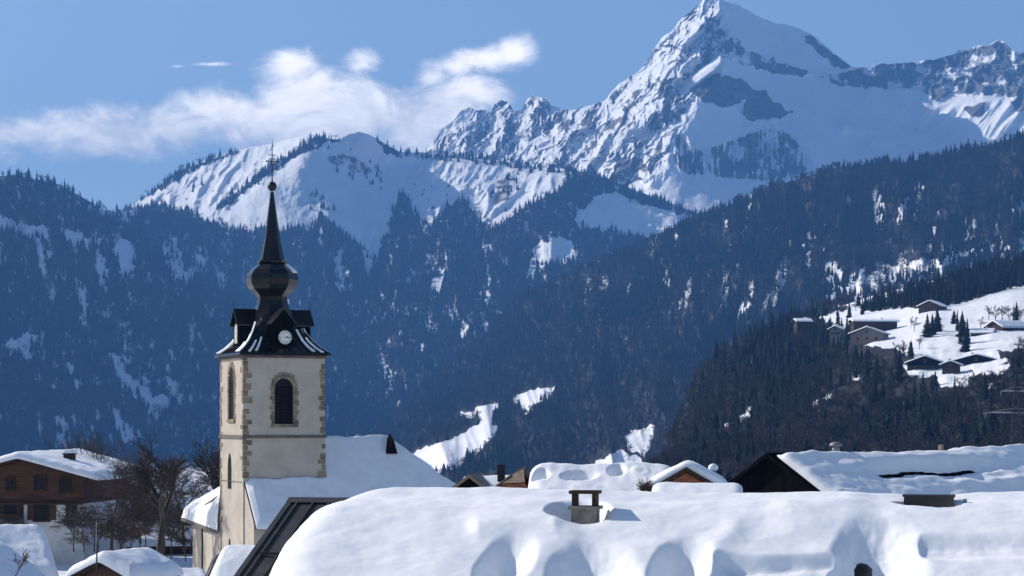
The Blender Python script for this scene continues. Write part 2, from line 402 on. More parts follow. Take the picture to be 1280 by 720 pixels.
def s_forest_density(PX, PY):
    PX, PY = jit(PX, PY, 301, 4.5)
    f = polys(PX, PY, S_forest, 2.0)
    f = f * (1 - .5 * polys(PX, PY, [S_forest[2]], 3))
    f = f * (1 - polys(PX, PY, S_clear, 2.5))
    f = np.maximum(f, .45 * polys(PX, PY, [[(402, 188), (440, 185), (470, 205), (480, 235), (455, 230), (420, 215)], [(380, 232), (405, 236), (420, 262), (385, 268)], [(612, 240), (650, 212), (655, 235), (625, 275)], [(240, 228), (262, 222), (262, 240), (244, 244)]], 4) * sstep(-.05, .3, fbm(PX * .12, PY * .12, 3, 59)))
    streak = fbm(PX * .06, PY * .016, 4, 55)
    f = f * (1 - .75 * sstep(.14, .42, streak) * sstep(270, 330, PY))
    return np.clip(f * clump(PX, PY, 401), 0, 1)
def s_masks(PX, PY, P):
    f = s_forest_density(PX, PY)
    nn = fbm(PX * .09, PY * .09, 4, 57)
    rk = polys(PX, PY, [[(405, 195), (430, 190), (450, 198), (470, 215), (455, 220), (430, 212), (412, 206)], [(620, 225), (645, 215), (640, 250), (615, 262)], [(385, 235), (400, 240), (398, 258), (380, 262)]], 5) * .55
    lit = polys(PX, PY, [[(175, 255), (270, 195), (400, 165), (380, 185), (275, 270)], [(505, 200), (720, 215), (600, 285), (520, 270)]], 8)
    rk = np.maximum(rk, lit * np.clip(.17 + .75 * fbm(PX * .16 + PY * .05, PY * .11, 4, 58), 0, .6))
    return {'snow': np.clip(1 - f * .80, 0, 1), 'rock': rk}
S_PX, S_PY, S_P = relief('snowy_mountain', 'rounded snowy mountain with sunlit pasture and wooded lower spurs', 'terrain_mid', 120, 1000, 700, 300, S_sky, 640, S_c, s_disp, 1.2, .06, s_masks, 5, 1200, .92)

# ---- the wooded mountain on the left, about four to five kilometres away
L_sky = [(-900, 250), (-600, 235), (-420, 240), (-260, 225), (-120, 214), (0, 220), (20, 219), (45, 224), (75, 231), (100, 245), (116, 254), (128, 262), (150, 264), (180, 262), (215, 266), (250, 280), (300, 296), (350, 312), (400, 335), (480, 375), (540, 430), (600, 500), (640, 560), (680, 600)]
L_c = [(-900, 250, 4000), (-900, 400, 3100), (-900, 650, 2200), (-560, 235, 4200), (-560, 500, 2900), (-260, 225, 4350), (-120, 214, 4450), (0, 220, 4640), (75, 231, 4850), (116, 254, 5050), (180, 262, 5350), (250, 280, 5500), (350, 312, 5600), (480, 375, 5600), (540, 430, 5400), (600, 500, 5100), (680, 600, 4800),
       (-260, 400, 3500), (-100, 400, 3750), (0, 400, 4060), (100, 400, 4430), (200, 400, 4780), (300, 400, 5050), (400, 420, 5250), (470, 440, 5250),
       (-260, 560, 2900), (0, 560, 3450), (100, 560, 3850), (200, 560, 4220), (300, 560, 4550), (400, 560, 4750), (500, 560, 4850), (-260, 650, 2600), (0, 650, 3150), (200, 650, 3900), (400, 650, 4450), (680, 650, 4600)]
L_clear = [[(-40, 262), (0, 270), (30, 280), (58, 284), (66, 294), (40, 297), (10, 288), (-40, 285)], [(78, 286), (92, 292), (118, 300), (112, 312), (96, 308), (84, 300)], [(143, 312), (150, 300), (160, 302), (172, 316), (166, 335), (158, 352), (148, 338)],
           [(124, 340), (136, 334), (134, 355), (130, 370), (124, 356)], [(212, 338), (246, 336), (238, 352), (222, 350)], [(0, 430), (30, 420), (46, 415), (42, 440), (12, 446)], [(134, 438), (150, 446), (165, 475), (188, 490), (215, 500), (212, 516), (180, 508), (160, 490), (146, 468)],
           [(205, 470), (222, 480), (240, 512), (232, 518), (212, 490)], [(30, 430), (44, 425), (40, 448), (30, 446)], [(236, 498), (252, 512), (260, 524), (250, 520)], [(120, 255), (182, 254), (172, 267), (140, 270), (126, 266)], [(144, 520), (160, 530), (168, 556), (152, 548)]]
def l_disp(PX, PY):
    d = -(ridged(PX * .012 + 7, PY * .005, 4, 61) - .5) * 130
    return d - fbm(PX * .03, PY * .03, 4, 62) * 30
def l_forest_density(PX, PY):
    PX, PY = jit(PX, PY, 311, 6)
    f = 1 - polys(PX, PY, L_clear, 2.5) * sstep(-.5, -.1, fbm(PX * .07, PY * .03, 3, 64))
    streak = fbm(PX * .05 - PY * .01, PY * .014, 4, 65)
    f = f * (1 - .72 * sstep(.10, .45, streak) * sstep(275, 330, PY))
    return np.clip(f * clump(PX, PY, 411), 0, 1)
def l_masks(PX, PY, P):
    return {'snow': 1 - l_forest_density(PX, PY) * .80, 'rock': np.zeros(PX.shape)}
L_PX, L_PY, L_P = relief('wooded_mountain', 'long shaded spruce covered mountainside across the valley', 'terrain_mid', -900, 680, 820, 260, L_sky, 650, L_c, l_disp, 1.0, .06, l_masks, 7, 900)

# ---- the wooded slope on the right, two to four kilometres away
R_sky = [(420, 590), (440, 565), (475, 532), (520, 492), (560, 455), (600, 425), (630, 392), (660, 366), (700, 348), (740, 330), (770, 318), (800, 306), (840, 286), (880, 270), (920, 252), (960, 233), (1000, 224), (1030, 213), (1060, 208), (1100, 203), (1130, 203), (1160, 198),
         (1200, 188), (1240, 180), (1280, 170), (1340, 158), (1500, 130)]
R_c = [(420, 590, 3300), (475, 532, 3700), (520, 492, 3900), (600, 425, 4050), (660, 366, 4050), (740, 330, 3950), (800, 306, 3880), (880, 270, 3780), (960, 233, 3680), (1060, 208, 3560), (1130, 203, 3480), (1200, 188, 3420), (1280, 170, 3340), (1500, 130, 3100),
       (1290, 330, 2700), (1290, 400, 2480), (1150, 380, 2600), (1000, 400, 2800), (1000, 310, 3180), (850, 450, 2820), (850, 360, 3280), (700, 500, 2850), (700, 420, 3400), (600, 540, 2600), (600, 480, 3350), (500, 560, 2950), (1500, 400, 2300),
       (790, 555, 2150), (700, 600, 2000), (560, 570, 2350), (500, 600, 2450), (420, 640, 2450), (600, 600, 2100), (1000, 600, 2000), (1290, 600, 1900), (1500, 600, 1850), (1000, 500, 2450), (1290, 500, 2200)]
R_clear = [[(508, 572), (530, 562), (560, 552), (585, 540), (600, 533), (613, 538), (606, 552), (590, 566), (570, 582), (545, 586), (522, 584)], [(594, 512), (608, 506), (622, 503), (618, 518), (602, 524)], [(642, 498), (660, 490), (690, 486), (684, 497), (670, 506), (662, 516), (650, 508)],
           [(784, 546), (800, 538), (816, 535), (812, 556), (806, 566), (788, 560)], [(738, 584), (760, 572), (775, 566), (795, 574), (800, 592), (740, 596)], [(570, 518), (596, 512), (590, 522), (572, 524)], [(600, 520), (618, 516), (612, 540), (598, 542)],
           [(1030, 372), (1060, 352), (1100, 338), (1150, 326), (1200, 318), (1200, 330), (1130, 346), (1080, 362), (1040, 380)], [(1090, 240), (1100, 236), (1106, 262), (1104, 290), (1094, 285)], [(1128, 244), (1140, 244), (1136, 268), (1124, 284), (1120, 276)],
           [(1030, 330), (1044, 320), (1056, 345), (1044, 362), (1030, 355)], [(1256, 262), (1280, 250), (1290, 268), (1270, 274)]]
R_clear[:5] = [[(x + (x - sum(q[0] for q in pl) / len(pl)) * .2, y + (y - sum(q[1] for q in pl) / len(pl)) * .2) for x, y in pl] for pl in R_clear[:5]]
def r_disp(PX, PY):
    d = -(ridged(PX * .014 + 2 - PY * .003, PY * .004, 4, 71) - .5) * 150
    return d - fbm(PX * .03, PY * .03, 4, 72) * 22
def r_forest_density(PX, PY):
    PX, PY = jit(PX, PY, 321, 5)
    f = (1 - polys(PX, PY, R_clear[:7], 2.0)) * (1 - .62 * polys(PX, PY, R_clear[7:], 5.0))
    streak = fbm(PX * .07 + PY * .012, PY * .015, 4, 75)
    up = 1 - sstep(400, 470, PY)
    f = f * (1 - (.20 + .36 * up) * sstep(.05, .46, streak) * sstep(205, 235, PY) * sstep(640, 760, PX))
    scree = polys(PX, PY, [[(1000, 400), (1060, 340), (1160, 305), (1290, 290), (1290, 340), (1150, 360), (1040, 395)]], 15)
    f = f * (1 - scree * .55 * sstep(-.3, .2, fbm(PX * .05, PY * .08, 3, 76)))
    return np.clip(f * (.35 * clump(PX, PY, 421) + .65), 0, 1)
def r_masks(PX, PY, P):
    f = r_forest_density(PX, PY)
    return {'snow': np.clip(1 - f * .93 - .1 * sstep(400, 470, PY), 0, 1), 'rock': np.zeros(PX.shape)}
R_PX, R_PY, R_P = relief('wooded_slope', 'dark forested slope climbing from the valley floor to the right', 'terrain_mid', 420, 1500, 680, 260, R_sky, 640, R_c, r_disp, 1.5, .05, r_masks, 9, 900)

# ---- the nearer hill with the hamlet, about one kilometre away
H_sky = [(690, 645), (730, 636), (770, 622), (805, 604), (828, 580), (842, 548), (854, 512), (866, 480), (884, 456), (905, 440), (950, 416), (1000, 397), (1060, 380), (1090, 370), (1130, 360), (1170, 350), (1200, 346), (1230, 340), (1290, 325), (1400, 305), (1560, 290)]
H_c = [(690, 640, 760), (760, 590, 1000), (800, 560, 1120), (850, 480, 1300), (900, 432, 1380), (1000, 397, 1480), (1090, 370, 1560), (1170, 350, 1580), (1290, 325, 1600), (1400, 305, 1600), (1560, 290, 1560),
       (1163, 388, 1210), (1260, 372, 1250), (1260, 410, 1020), (1090, 430, 1040), (1000, 450, 1150), (1200, 465, 880), (1100, 500, 880), (900, 500, 1100), (850, 560, 950), (1290, 480, 800), (1290, 560, 640), (1000, 560, 760), (850, 600, 780), (1000, 640, 560), (1290, 640, 480), (1560, 480, 760), (1560, 640, 450), (800, 640, 640)]
H_field = [[(1005, 402), (1060, 386), (1100, 388), (1135, 385), (1180, 384), (1225, 372), (1300, 350), (1420, 330), (1420, 395), (1290, 402), (1262, 408), (1230, 432), (1262, 452), (1230, 458), (1180, 470), (1150, 452), (1125, 440), (1112, 425), (1060, 420), (1035, 414)],
           [(1045, 378), (1090, 366), (1170, 346), (1190, 352), (1150, 366), (1110, 376), (1070, 386)], [(1172, 466), (1210, 468), (1212, 482), (1176, 482)], [(880, 546), (945, 506), (950, 511), (886, 551)], [(1000, 510), (1040, 492), (1043, 496), (1003, 514)], [(1060, 470), (1072, 466), (1074, 474), (1062, 476)], [(930, 452), (942, 450), (942, 457), (931, 458)], [(1228, 480), (1250, 476), (1246, 484), (1230, 488)], [(1010, 570), (1022, 566), (1022, 576)], [(1128, 456), (1262, 456), (1255, 468), (1140, 470)], [(1064, 418), (1116, 420), (1120, 436), (1070, 430)], [(1222, 410), (1285, 412), (1285, 436), (1230, 440)], [(990, 398), (1018, 398), (1016, 406), (992, 406)]]
def h_disp(PX, PY): return -fbm(PX * .02, PY * .03, 4, 81) * 14
def h_forest_density(PX, PY):
    PX, PY = jit(PX, PY, 331, 4)
    f = 1 - polys(PX, PY, H_field, 3.0)
    band = polys(PX, PY, [[(1160, 376), (1200, 352), (1300, 318), (1420, 300), (1420, 330), (1300, 348), (1225, 370)]], 3)
    return np.clip(np.maximum(f * .9, band), 0, 1)
def h_masks(PX, PY, P):
    f = h_forest_density(PX, PY)
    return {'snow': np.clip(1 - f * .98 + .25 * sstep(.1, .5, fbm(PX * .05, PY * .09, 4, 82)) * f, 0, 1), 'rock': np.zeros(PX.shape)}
H_PX, H_PY, H_P = relief('hamlet_hill', 'near hillside with snowy fields above a dark wood', 'terrain_near', 690, 1560, 420, 200, H_sky, 650, H_c, h_disp, 0, .05, h_masks, 11, 400)

# ---- ground sheet under everything, village terrace in front, valley floor beyond
gu = np.linspace(-1500, 1500, 160); gy = np.concatenate([np.linspace(-60, 30, 6), np.geomspace(32, 12800, 130)])
GX = np.where(gy[:, None] > 60, gu[None] * np.maximum(gy[:, None], 60) / F * 1.6, gu[None] * 60 / F * 1.6)
GY = np.repeat(gy[:, None], 160, 1)
GZ = -12.3 - 66 * sstep(420, 1300, GY) - 5 * sstep(250, 420, GY) + .35 * fbm(GX * .06, GY * .06, 4, 91) * sstep(700, 300, GY)
ground = gridmesh('ground', np.stack([GX, GY, GZ], -1), 'terrain_near', {'snow': np.ones(GX.shape), 'rock': np.zeros(GX.shape)})
tag(ground, 'snow covered village ground and valley floor', None, None, 'structure')

# ================================================================== TREES (small ones)
def conifer_mesh(name, seed, slim=1.0):
    r = random.Random(seed); m = MB()
    m.tube((0, 0, -.03), (0, 0, .96), .012, .002, 5)
    nl = 13
    for i in range(nl):
        z = .08 + .88 * (i / nl) ** .95
        R = (.215 * slim * (1 - i / nl) ** .85 + .012) * r.uniform(.82, 1.15)
        nb = 9 if i < nl * .6 else 6
        a0 = r.uniform(0, 6.28)
        for k in range(nb):
            a = a0 + k * 6.283 / nb + r.uniform(-.25, .25); L = R * r.uniform(.65, 1.2)
            dz = -.055 * r.uniform(.7, 1.4) * (.4 + L / .17)
            c, s = math.cos(a), math.sin(a); w = L * .42
            tip = (c * L, s * L, z + dz); mid = (c * L * .55 - s * w, s * L * .55 + c * w, z + dz * .75); mid2 = (c * L * .55 + s * w, s * L * .55 - c * w, z + dz * .75)
            top = (0, 0, z + .06); bk = (c * L * .5, s * L * .5, z + dz * .3 + .012)
            m.add([top, mid, tip, mid2, bk], [(0, 1, 4), (0, 4, 3), (1, 2, 4), (4, 2, 3)])
    m.add([(-.01, 0, .93), (.01, 0, .93), (0, 0, 1.02), (0, .01, .93), (0, -.01, .93)], [(0, 1, 2), (3, 4, 2)])
    me = bpy.data.meshes.new(name); me.from_pydata(m.v, [], m.f); me.materials.append(MATS['conifer_needles'])
    return me
def bare_mesh(name, seed, mat='bare_crown', spread=1.0, dense=1.3):
    r = random.Random(seed); m = MB()
    def br(p, d, L, rad, lev):
        q = p + d * L
        m.tube(p, q, rad, rad * .6, 3, False)
        if lev == 0: return
        n = (4 if lev > 1 else int(4 * dense))
        for k in range(n):
            t = r.uniform(.35, 1.0)
            dd = (d + Vector((r.gauss(0, .55), r.gauss(0, .55), r.gauss(.12, .35))) * spread).normalized()
            br(p + d * L * t, dd, L * r.uniform(.5, .72), max(rad * .5, .0036), lev - 1)
    br(Vector((0, 0, -.03)), Vector((0, 0, 1)), .36, .018, 4 if dense > 1 else 3)
    h = max(v[2] for v in m.v)
    me = bpy.data.meshes.new(name); me.from_pydata([(x / h, y / h, z / h) for x, y, z in m.v], [], m.f); me.materials.append(MATS[mat])
    return me
CON = [conifer_mesh('conifer_mesh', 11 + i, s) for i, s in enumerate((1.0, .85, 1.15, .7))]
BARE = [bare_mesh('bare_mesh', 31 + i) for i in range(3)]
src = bpy.data.collections.new('tree_sources')          # never linked to the scene
for i, me in enumerate(CON + BARE):
    src.objects.link(bpy.data.objects.new('source_%02d' % i, me))
NC = len(CON); NB = len(BARE)

ng = bpy.data.node_groups.new('scatter', 'GeometryNodeTree')
ng.interface.new_socket('Geometry', in_out='INPUT', socket_type='NodeSocketGeometry')
ng.interface.new_socket('Geometry', in_out='OUTPUT', socket_type='NodeSocketGeometry')
gi = ng.nodes.new('NodeGroupInput'); go = ng.nodes.new('NodeGroupOutput')
iop = ng.nodes.new('GeometryNodeInstanceOnPoints'); ci = ng.nodes.new('GeometryNodeCollectionInfo')
ci.inputs['Collection'].default_value = src; ci.inputs['Separate Children'].default_value = True; ci.inputs['Reset Children'].default_value = True
iop.inputs['Pick Instance'].default_value = True
def nattr(nm, ty):
    a = ng.nodes.new('GeometryNodeInputNamedAttribute'); a.data_type = ty; a.inputs['Name'].default_value = nm
    return a.outputs['Attribute']
ng.links.new(gi.outputs[0], iop.inputs['Points']); ng.links.new(ci.outputs[0], iop.inputs['Instance'])
ng.links.new(nattr('idx', 'INT'), iop.inputs['Instance Index']); ng.links.new(nattr('rot', 'FLOAT_VECTOR'), iop.inputs['Rotation']); ng.links.new(nattr('scl', 'FLOAT_VECTOR'), iop.inputs['Scale'])
ng.links.new(iop.outputs[0], go.inputs[0])

rng = np.random.default_rng(5)
def scatter(P, PX, PY, dens, per_m2, limit=None):
    """random points on a terrain grid, accepted by density"""
    a = P[:-1, :-1]; b = P[:-1, 1:]; c = P[1:, 1:]; d = P[1:, :-1]
    ar = .5 * np.linalg.norm(np.cross(c - a, d - b), axis=-1)
    # horizontal area counts (trees grow upright)
    e1 = c - a; e2 = d - b; ah = .5 * np.abs(e1[..., 0] * e2[..., 1] - e1[..., 1] * e2[..., 0]) * .6 + .4 * ar
    dc = (dens[:-1, :-1] + dens[1:, 1:]) * .5
    lam = ah * dc * per_m2
    n = rng.poisson(lam)
    ii, jj = np.nonzero(n); rep = n[ii, jj]; ii = np.repeat(ii, rep); jj = np.repeat(jj, rep)
    u = rng.random(len(ii))[:, None]; v = rng.random(len(ii))[:, None]
    p = (a[ii, jj] * (1 - u) + b[ii, jj] * u) * (1 - v) + (d[ii, jj] * (1 - u) + c[ii, jj] * u) * v
    return p
def make_forest(name, label, p, h, idx):
    n = len(p); me = bpy.data.meshes.new(name); me.vertices.add(n); me.vertices.foreach_set('co', p.astype(np.float32).reshape(-1))
    rot = np.zeros((n, 3)); rot[:, 2] = rng.random(n) * 6.283; rot[:, 0] = rng.normal(0, .03, n)
    w = rng.uniform(.85, 1.35, n)
    scl = np.stack([h * w, h * w, h], -1)
    for k, ty, val in (('rot', 'FLOAT_VECTOR', rot), ('scl', 'FLOAT_VECTOR', scl)):
        x = me.attributes.new(k, ty, 'POINT'); x.data.foreach_set('vector', val.astype(np.float32).reshape(-1))
    x = me.attributes.new('idx', 'INT', 'POINT'); x.data.foreach_set('value', idx.astype(np.int32))
    o = bpy.data.objects.new(name, me); COL.objects.link(o)
    md = o.modifiers.new('scatter', 'NODES'); md.node_group = ng
    return tag(o, label, None, None, 'stuff')
def project(p): return CX + p[:, 0] / p[:, 1] * F, HY - p[:, 2] / p[:, 1] * F
def kinds(n, bare): 
    b = rng.random(n) < bare
    return np.where(b, NC + rng.integers(0, NB, n), rng.integers(0, NC, n))

p = scatter(S_P, S_PX, S_PY, s_forest_density(S_PX, S_PY), .011); q = project(p); print('S trees', len(p))
make_forest('forest_of_the_snowy_mountain', 'spruce forest on the lower spurs of the snowy mountain', p, rng.uniform(11, 26, len(p)), kinds(len(p), .10))
p = scatter(L_P, L_PX, L_PY, l_forest_density(L_PX, L_PY), .010); q = project(p); p = p[(q[0] > -620) & (q[1] < 600)]; print('L trees', len(p))
make_forest('forest_across_the_valley', 'shaded spruce forest covering the mountainside across the valley', p, rng.uniform(11, 26, len(p)), kinds(len(p), .14))
p = scatter(R_P, R_PX, R_PY, r_forest_density(R_PX, R_PY), .017); q = project(p); k = (q[0] < 1340) & (q[1] < 605); p = p[k]; qx = q[0][k]; qy = q[1][k]; print('R trees', len(p))
bz = fbm(qx * .012, qy * .016, 3, 77) + .20 + .25 * sstep(380, 500, qy)
b = rng.random(len(p)) < sstep(-.1, .45, bz) * .85
ih = rng.uniform(10, 19, len(p)) * np.where(b, .75, 1.0) * (1 - .3 * sstep(430, 560, qy))
make_forest('forest_of_the_right_slope', 'spruce and bare broadleaf forest on the right slope', p, ih, np.where(b, NC + rng.integers(0, NB, len(p)), rng.integers(0, NC, len(p))))

# the wood of the near hill: the trees that show largest are objects of their own
p = scatter(H_P, H_PX, H_PY, h_forest_density(H_PX, H_PY), .026)
qx, qy = project(p); k = (qx < 1330) & (qy < 612); p = p[k]; qx = qx[k]; qy = qy[k]
bz = fbm(qx * .015 + 5, qy * .02, 3, 87) + .38 * sstep(440, 520, qy)
band = polys(qx, qy, [[(1150, 386), (1200, 345), (1300, 310), (1420, 300), (1420, 340), (1300, 355), (1225, 376)]], 2) > .5
bare = (rng.random(len(p)) < sstep(-.15, .4, bz) * .8) & ~band
h = rng.uniform(6.0, 13.5, len(p)) * np.where(bare, .9, 1.0)
for (cx_0, cy_0, cY, hw_0) in ((1166, 380, 1210, 24), (1092, 404, 1130, 34), (1087, 416, 1060, 30), (1157, 449, 900, 32), (1222, 447, 900, 45), (1189, 455, 880, 16), (1176, 416, 1070, 24), (1258, 405, 1010, 24), (1228, 414, 1000, 16), (1003, 394, 1290, 12), (1047, 404, 1180, 10)):
    kk = ~((np.abs(qx - cx_0) < hw_0) & (p[:, 1] < cY + 15) & (qy - h / p[:, 1] * F < cy_0 + 12) & (qy > cy_0 - 12))
    p = p[kk]; h = h[kk]; bare = bare[kk]; qx = qx[kk]; qy = qy[kk]
# a few lone trees in the fields
lone = [(1160, 421, 1085, 12, 0), (1172, 414, 1100, 13, 0), (1166, 418, 1090, 11, 0), (1196, 414, 1090, 11, 0), (1203, 420, 1060, 13, 0), (1210, 428, 1030, 12, 0), (1200, 430, 1030, 12, 0), (1206, 440, 990, 11, 0), (1193, 405, 1120, 8, 0),
        (1138, 410, 1110, 7, 1), (1142, 414, 1100, 8, 1), (1236, 400, 1090, 8, 1), (1244, 402, 1080, 9, 1), (1252, 402, 1080, 9, 1), (1260, 404, 1075, 9, 1), (1268, 402, 1080, 8, 1), (1276, 404, 1080, 8, 1), (1226, 412, 1060, 7, 1), (1148, 436, 1000, 6, 1), (1150, 376, 1330, 8, 1), (1166, 366, 1400, 8, 0), (1105, 384, 1380, 10, 0), (1118, 383, 1370, 9, 0), (1090, 390, 1330, 11, 0), (1078, 394, 1300, 12, 0), (1062, 397, 1290, 10, 0), (1048, 402, 1260, 12, 0), (1128, 378, 1390, 8, 0)]
_hit = np.stack([H_PX.ravel(), H_PY.ravel()], -1)
for (x, y, Y, hh, kd) in lone:
    j = ((_hit - (x, y)) ** 2).sum(1).argmin()
    p = np.concatenate([p, H_P.reshape(-1, 3)[j:j + 1]]); h = np.append(h, hh); bare = np.append(bare, bool(kd))
qx, qy = project(p)
# painter's visibility, nearest first, to find the trees that show largest
def roofline(x):
    r = 592 if x < 900 else (560 if x < 1180 else 558)
    return 612 - (x - 900) * .8 if 900 <= x < 960 else r
cov = np.zeros((720, 1400), bool)
for x in range(1400): cov[int(max(0, min(719, roofline(x)))):, x] = True
vis = np.zeros(len(p))
for i in np.argsort(p[:, 1]):
    w = h[i] * (.17 if not bare[i] else .3) / p[i, 1] * F; hh = h[i] / p[i, 1] * F
    x0, x1 = int(max(0, qx[i] - w / 2)), int(min(1280, qx[i] + w / 2) + 1); y0, y1 = int(max(0, qy[i] - hh)), int(max(0, min(719, qy[i])) + 1)
    if x1 <= x0 or y1 <= y0 or qx[i] > 1282: continue
    a = cov[y0:y1, x0:x1]; vis[i] = (~a).sum(); a[:] = True
order = np.argsort(-vis); single = np.zeros(len(p), bool)
c_i = [i for i in order if not bare[i]][:290]; b_i = [i for i in order if bare[i]][:200]
single[c_i] = True; single[b_i] = True
for li, nm, lab, cat, grp, meshes in ((c_i, 'conifer', 'dark green spruce standing on the hamlet hill at the right', 'conifer', 'spruces on the hamlet hill', CON), (b_i, 'bare_tree', 'leafless grey brown tree standing on the hamlet hill at the right', 'tree', 'bare trees on the hamlet hill', BARE)):
    for i in li:
        if vis[i] < 4: continue
        o = bpy.data.objects.new(nm, meshes[int(rng.integers(0, len(meshes)))]); COL.objects.link(o)
        o.location = p[i]; w = h[i] * rng.uniform(.95, 1.4); o.scale = (w, w, h[i]); o.rotation_euler = (0, 0, rng.random() * 6.28)
        tag(o, lab, cat, grp)
r_ = ~single
make_forest('wood_of_the_near_hill', 'rest of the mixed wood on the near hill, seen as one mass', p[r_], h[r_], np.where(bare[r_], NC + rng.integers(0, NB, r_.sum()), rng.integers(0, NC, r_.sum())))
print('H trees', len(p))
# crest trees standing out on the snowy skyline of the middle mountain come with its forest
# ================================================================== CHURCH
R0 = math.radians(23.4); W = 5.85
cr, sr = math.cos(R0), math.sin(R0)
corner = Vector((sx(304, 140), 140, 0))
cc = corner + Vector((cr, sr, 0)) * (W / 2) + Vector((-sr, cr, 0)) * (W / 2)
G = -12.3
church = thing('church', 'pale village church with black onion spire and snowy nave roof', 'church', (cc.x, cc.y, G), R0)
def zc(py, Y=140): return sz(py, Y) - G
CI = church.matrix_world
def to_church(v):
    v = Vector(v) - Vector((cc.x, cc.y, G)); return Vector((v.x * cr + v.y * sr, -v.x * sr + v.y * cr, v.z))
ztop = zc(444); zband = zc(546.5); H = W / 2
# walls with real arched openings
def arch_pts(w, zb, zs, n=8, pointed=.9):
    """outline of an opening, anticlockwise from bottom left"""
    pts = [(-w / 2, zb), (w / 2, zb), (w / 2, zs)]
    for k in range(1, n): 
        a = math.pi * k / n; pts.append((math.cos(a) * w / 2, zs + math.sin(a) * w / 2 * pointed))
    pts.append((-w / 2, zs)); return pts
def wall_face(bm, xf, x0, x1, z0, z1, holes, depth):
    edges = []
    def loop(pts, d=0):
        vs = [bm.verts.new(xf(x, d, z)) for x, z in pts]
        return vs, [bm.edges.new((vs[i], vs[(i + 1) % len(vs)])) for i in range(len(vs))]
    zs = [z0, z1]
    ov, oe = loop([(x0, z0), (x1, z0), (x1, z1), (x0, z1)]); edges += oe; inner = []
    for h in holes:
        hv, he = loop(h); edges += he; inner.append((hv, h))
    bmesh.ops.triangle_fill(bm, use_beauty=True, use_dissolve=False, edges=edges)
    for hv, h in inner:
        bv = [bm.verts.new(xf(x, depth, z)) for x, z in h]
        for i in range(len(hv)): bm.faces.new((hv[i], hv[(i + 1) % len(hv)], bv[(i + 1) % len(bv)], bv[i]))
def bm_obj(name, bm, mat, parent):
    bmesh.ops.remove_doubles(bm, verts=bm.verts, dist=.0005); bmesh.ops.recalc_face_normals(bm, faces=bm.faces)
    me = bpy.data.meshes.new(name); bm.to_mesh(me); bm.free(); me.materials.append(MATS[mat])
    o = bpy.data.objects.new(name, me); COL.objects.link(o); o.parent = parent; return o
SIDES = [lambda x, d, z: (x, -H + d, z), lambda x, d, z: (-H + d, -x, z), lambda x, d, z: (-x, H - d, z), lambda x, d, z: (H - d, x, z)]
bw = 1.42
front_hole = arch_pts(bw, zc(530), zc(485), 10, 1.0)
side_hole = arch_pts(1.4, zc(524), zc(476), 10, 1.5)
slit = arch_pts(1.0, zc(613), zc(585), 6, 2.0)
low = arch_pts(.55, zc(694), zc(684), 6, 1.6)
bm = bmesh.new()
wall_face(bm, SIDES[0], -H, H, 0, ztop, [front_hole], .5)
wall_face(bm, SIDES[1], -H, H, 0, ztop, [side_hole, [(x - .5, z) for x, z in slit], [(x - .5, z) for x, z in low]], .16)
wall_face(bm, SIDES[2], -H, H, 0, ztop, [front_hole], .5)
wall_face(bm, SIDES[3], -H, H, 0, ztop, [side_hole], .16)
tower = bm_obj('tower', bm, 'stucco_wall', church)
lv = MB()
for i, (hole, wd) in enumerate(((front_hole, bw), (side_hole, 1.4), (front_hole, bw), (side_hole, 1.4))):
    lv.add([SIDES[i](x * 1.01, .42 if i % 2 == 0 else .09, z) for x, z in hole], [tuple(range(len(hole)))])
for hole in ([(x - .5, z) for x, z in slit], [(x - .5, z) for x, z in low]):
    lv.add([SIDES[1](x, .05, z) for x, z in hole], [tuple(range(len(hole)))])
lv.build('louvre', 'window_dark', tower)
sl = MB()                                           # louvre slats in the four bell openings
for i, (zb, zt, wd) in enumerate(((zc(530), zc(482), bw), (zc(524), zc(474), 1.4), (zc(530), zc(482), bw), (zc(524), zc(474), 1.4))):
    k = zb + .1
    while k < zt:
        a = Vector(SIDES[i](0, .32 if i % 2 == 0 else .055, k)); 
        sl.box(a, (wd * .98, .16, .03) if i % 2 == 0 else (.06, wd * .98, .03)); k += .22
sl.build('louvre_slats', 'black_board', tower)
rs = random.Random(3)
for i in range(4):
    st = MB(); wd, zb, zs, pt = ((bw, zc(530), zc(485), 1.0), (1.4, zc(524), zc(476), 1.5))[i % 2]
    z = zb - .02; k = 0
    while z < zs:
        hh = rs.uniform(.28, .42)
        for s in (-1, 1):
            ww = (.22, .32)[(k + (s > 0)) % 2] * rs.uniform(.85, 1.15)
            c = SIDES[i](s * (wd / 2 + ww / 2 - .01), .0, z + hh / 2)
            st.box(c, (ww, .09, hh - .03) if i % 2 == 0 else (.09, ww, hh - .03))
        z += hh; k += 1
    for k in range(9):
        a = math.pi * (k + .5) / 9; ww = rs.uniform(.22, .34)
        r = wd / 2 + ww / 2 - .01
        x, zz = math.cos(a) * r, zs + .05 + math.sin(a) * (wd / 2 * pt + ww / 2)
        st.box(SIDES[i](x, .0, zz), (.30, .085, ww + .05) if i % 2 == 0 else (.085, .30, ww + .05), None)
    c = SIDES[i](0, -.02, zb - .12); st.box(c, (wd + .5, .2, .2) if i % 2 == 0 else (.2, wd + .5, .2))
    st.build('window_surround', 'stone_block', tower, bevel=.012)
qs = MB()
for qi, (xs, ys) in enumerate(((-1, -1), (1, -1), (1, 1), (-1, 1))):
    z = zc(598) if ys < 0 else 4; k = 0
    while z < ztop - .1:
        hh = rs.uniform(.30, .48); lx, ly = ((.62, .34), (.34, .62))[k % 2]
        lx *= rs.uniform(.55, 1.15); ly *= rs.uniform(.55, 1.15)
        if rs.random() > .12 and z + hh < ztop:
            qs.box((xs * (H + .03 - lx / 2), ys * (H + .03 - ly / 2), z + hh / 2), (lx, ly, hh - .035))
        z += hh; k += 1
qs.build('quoin_stones', 'stone_block', tower, bevel=.015)
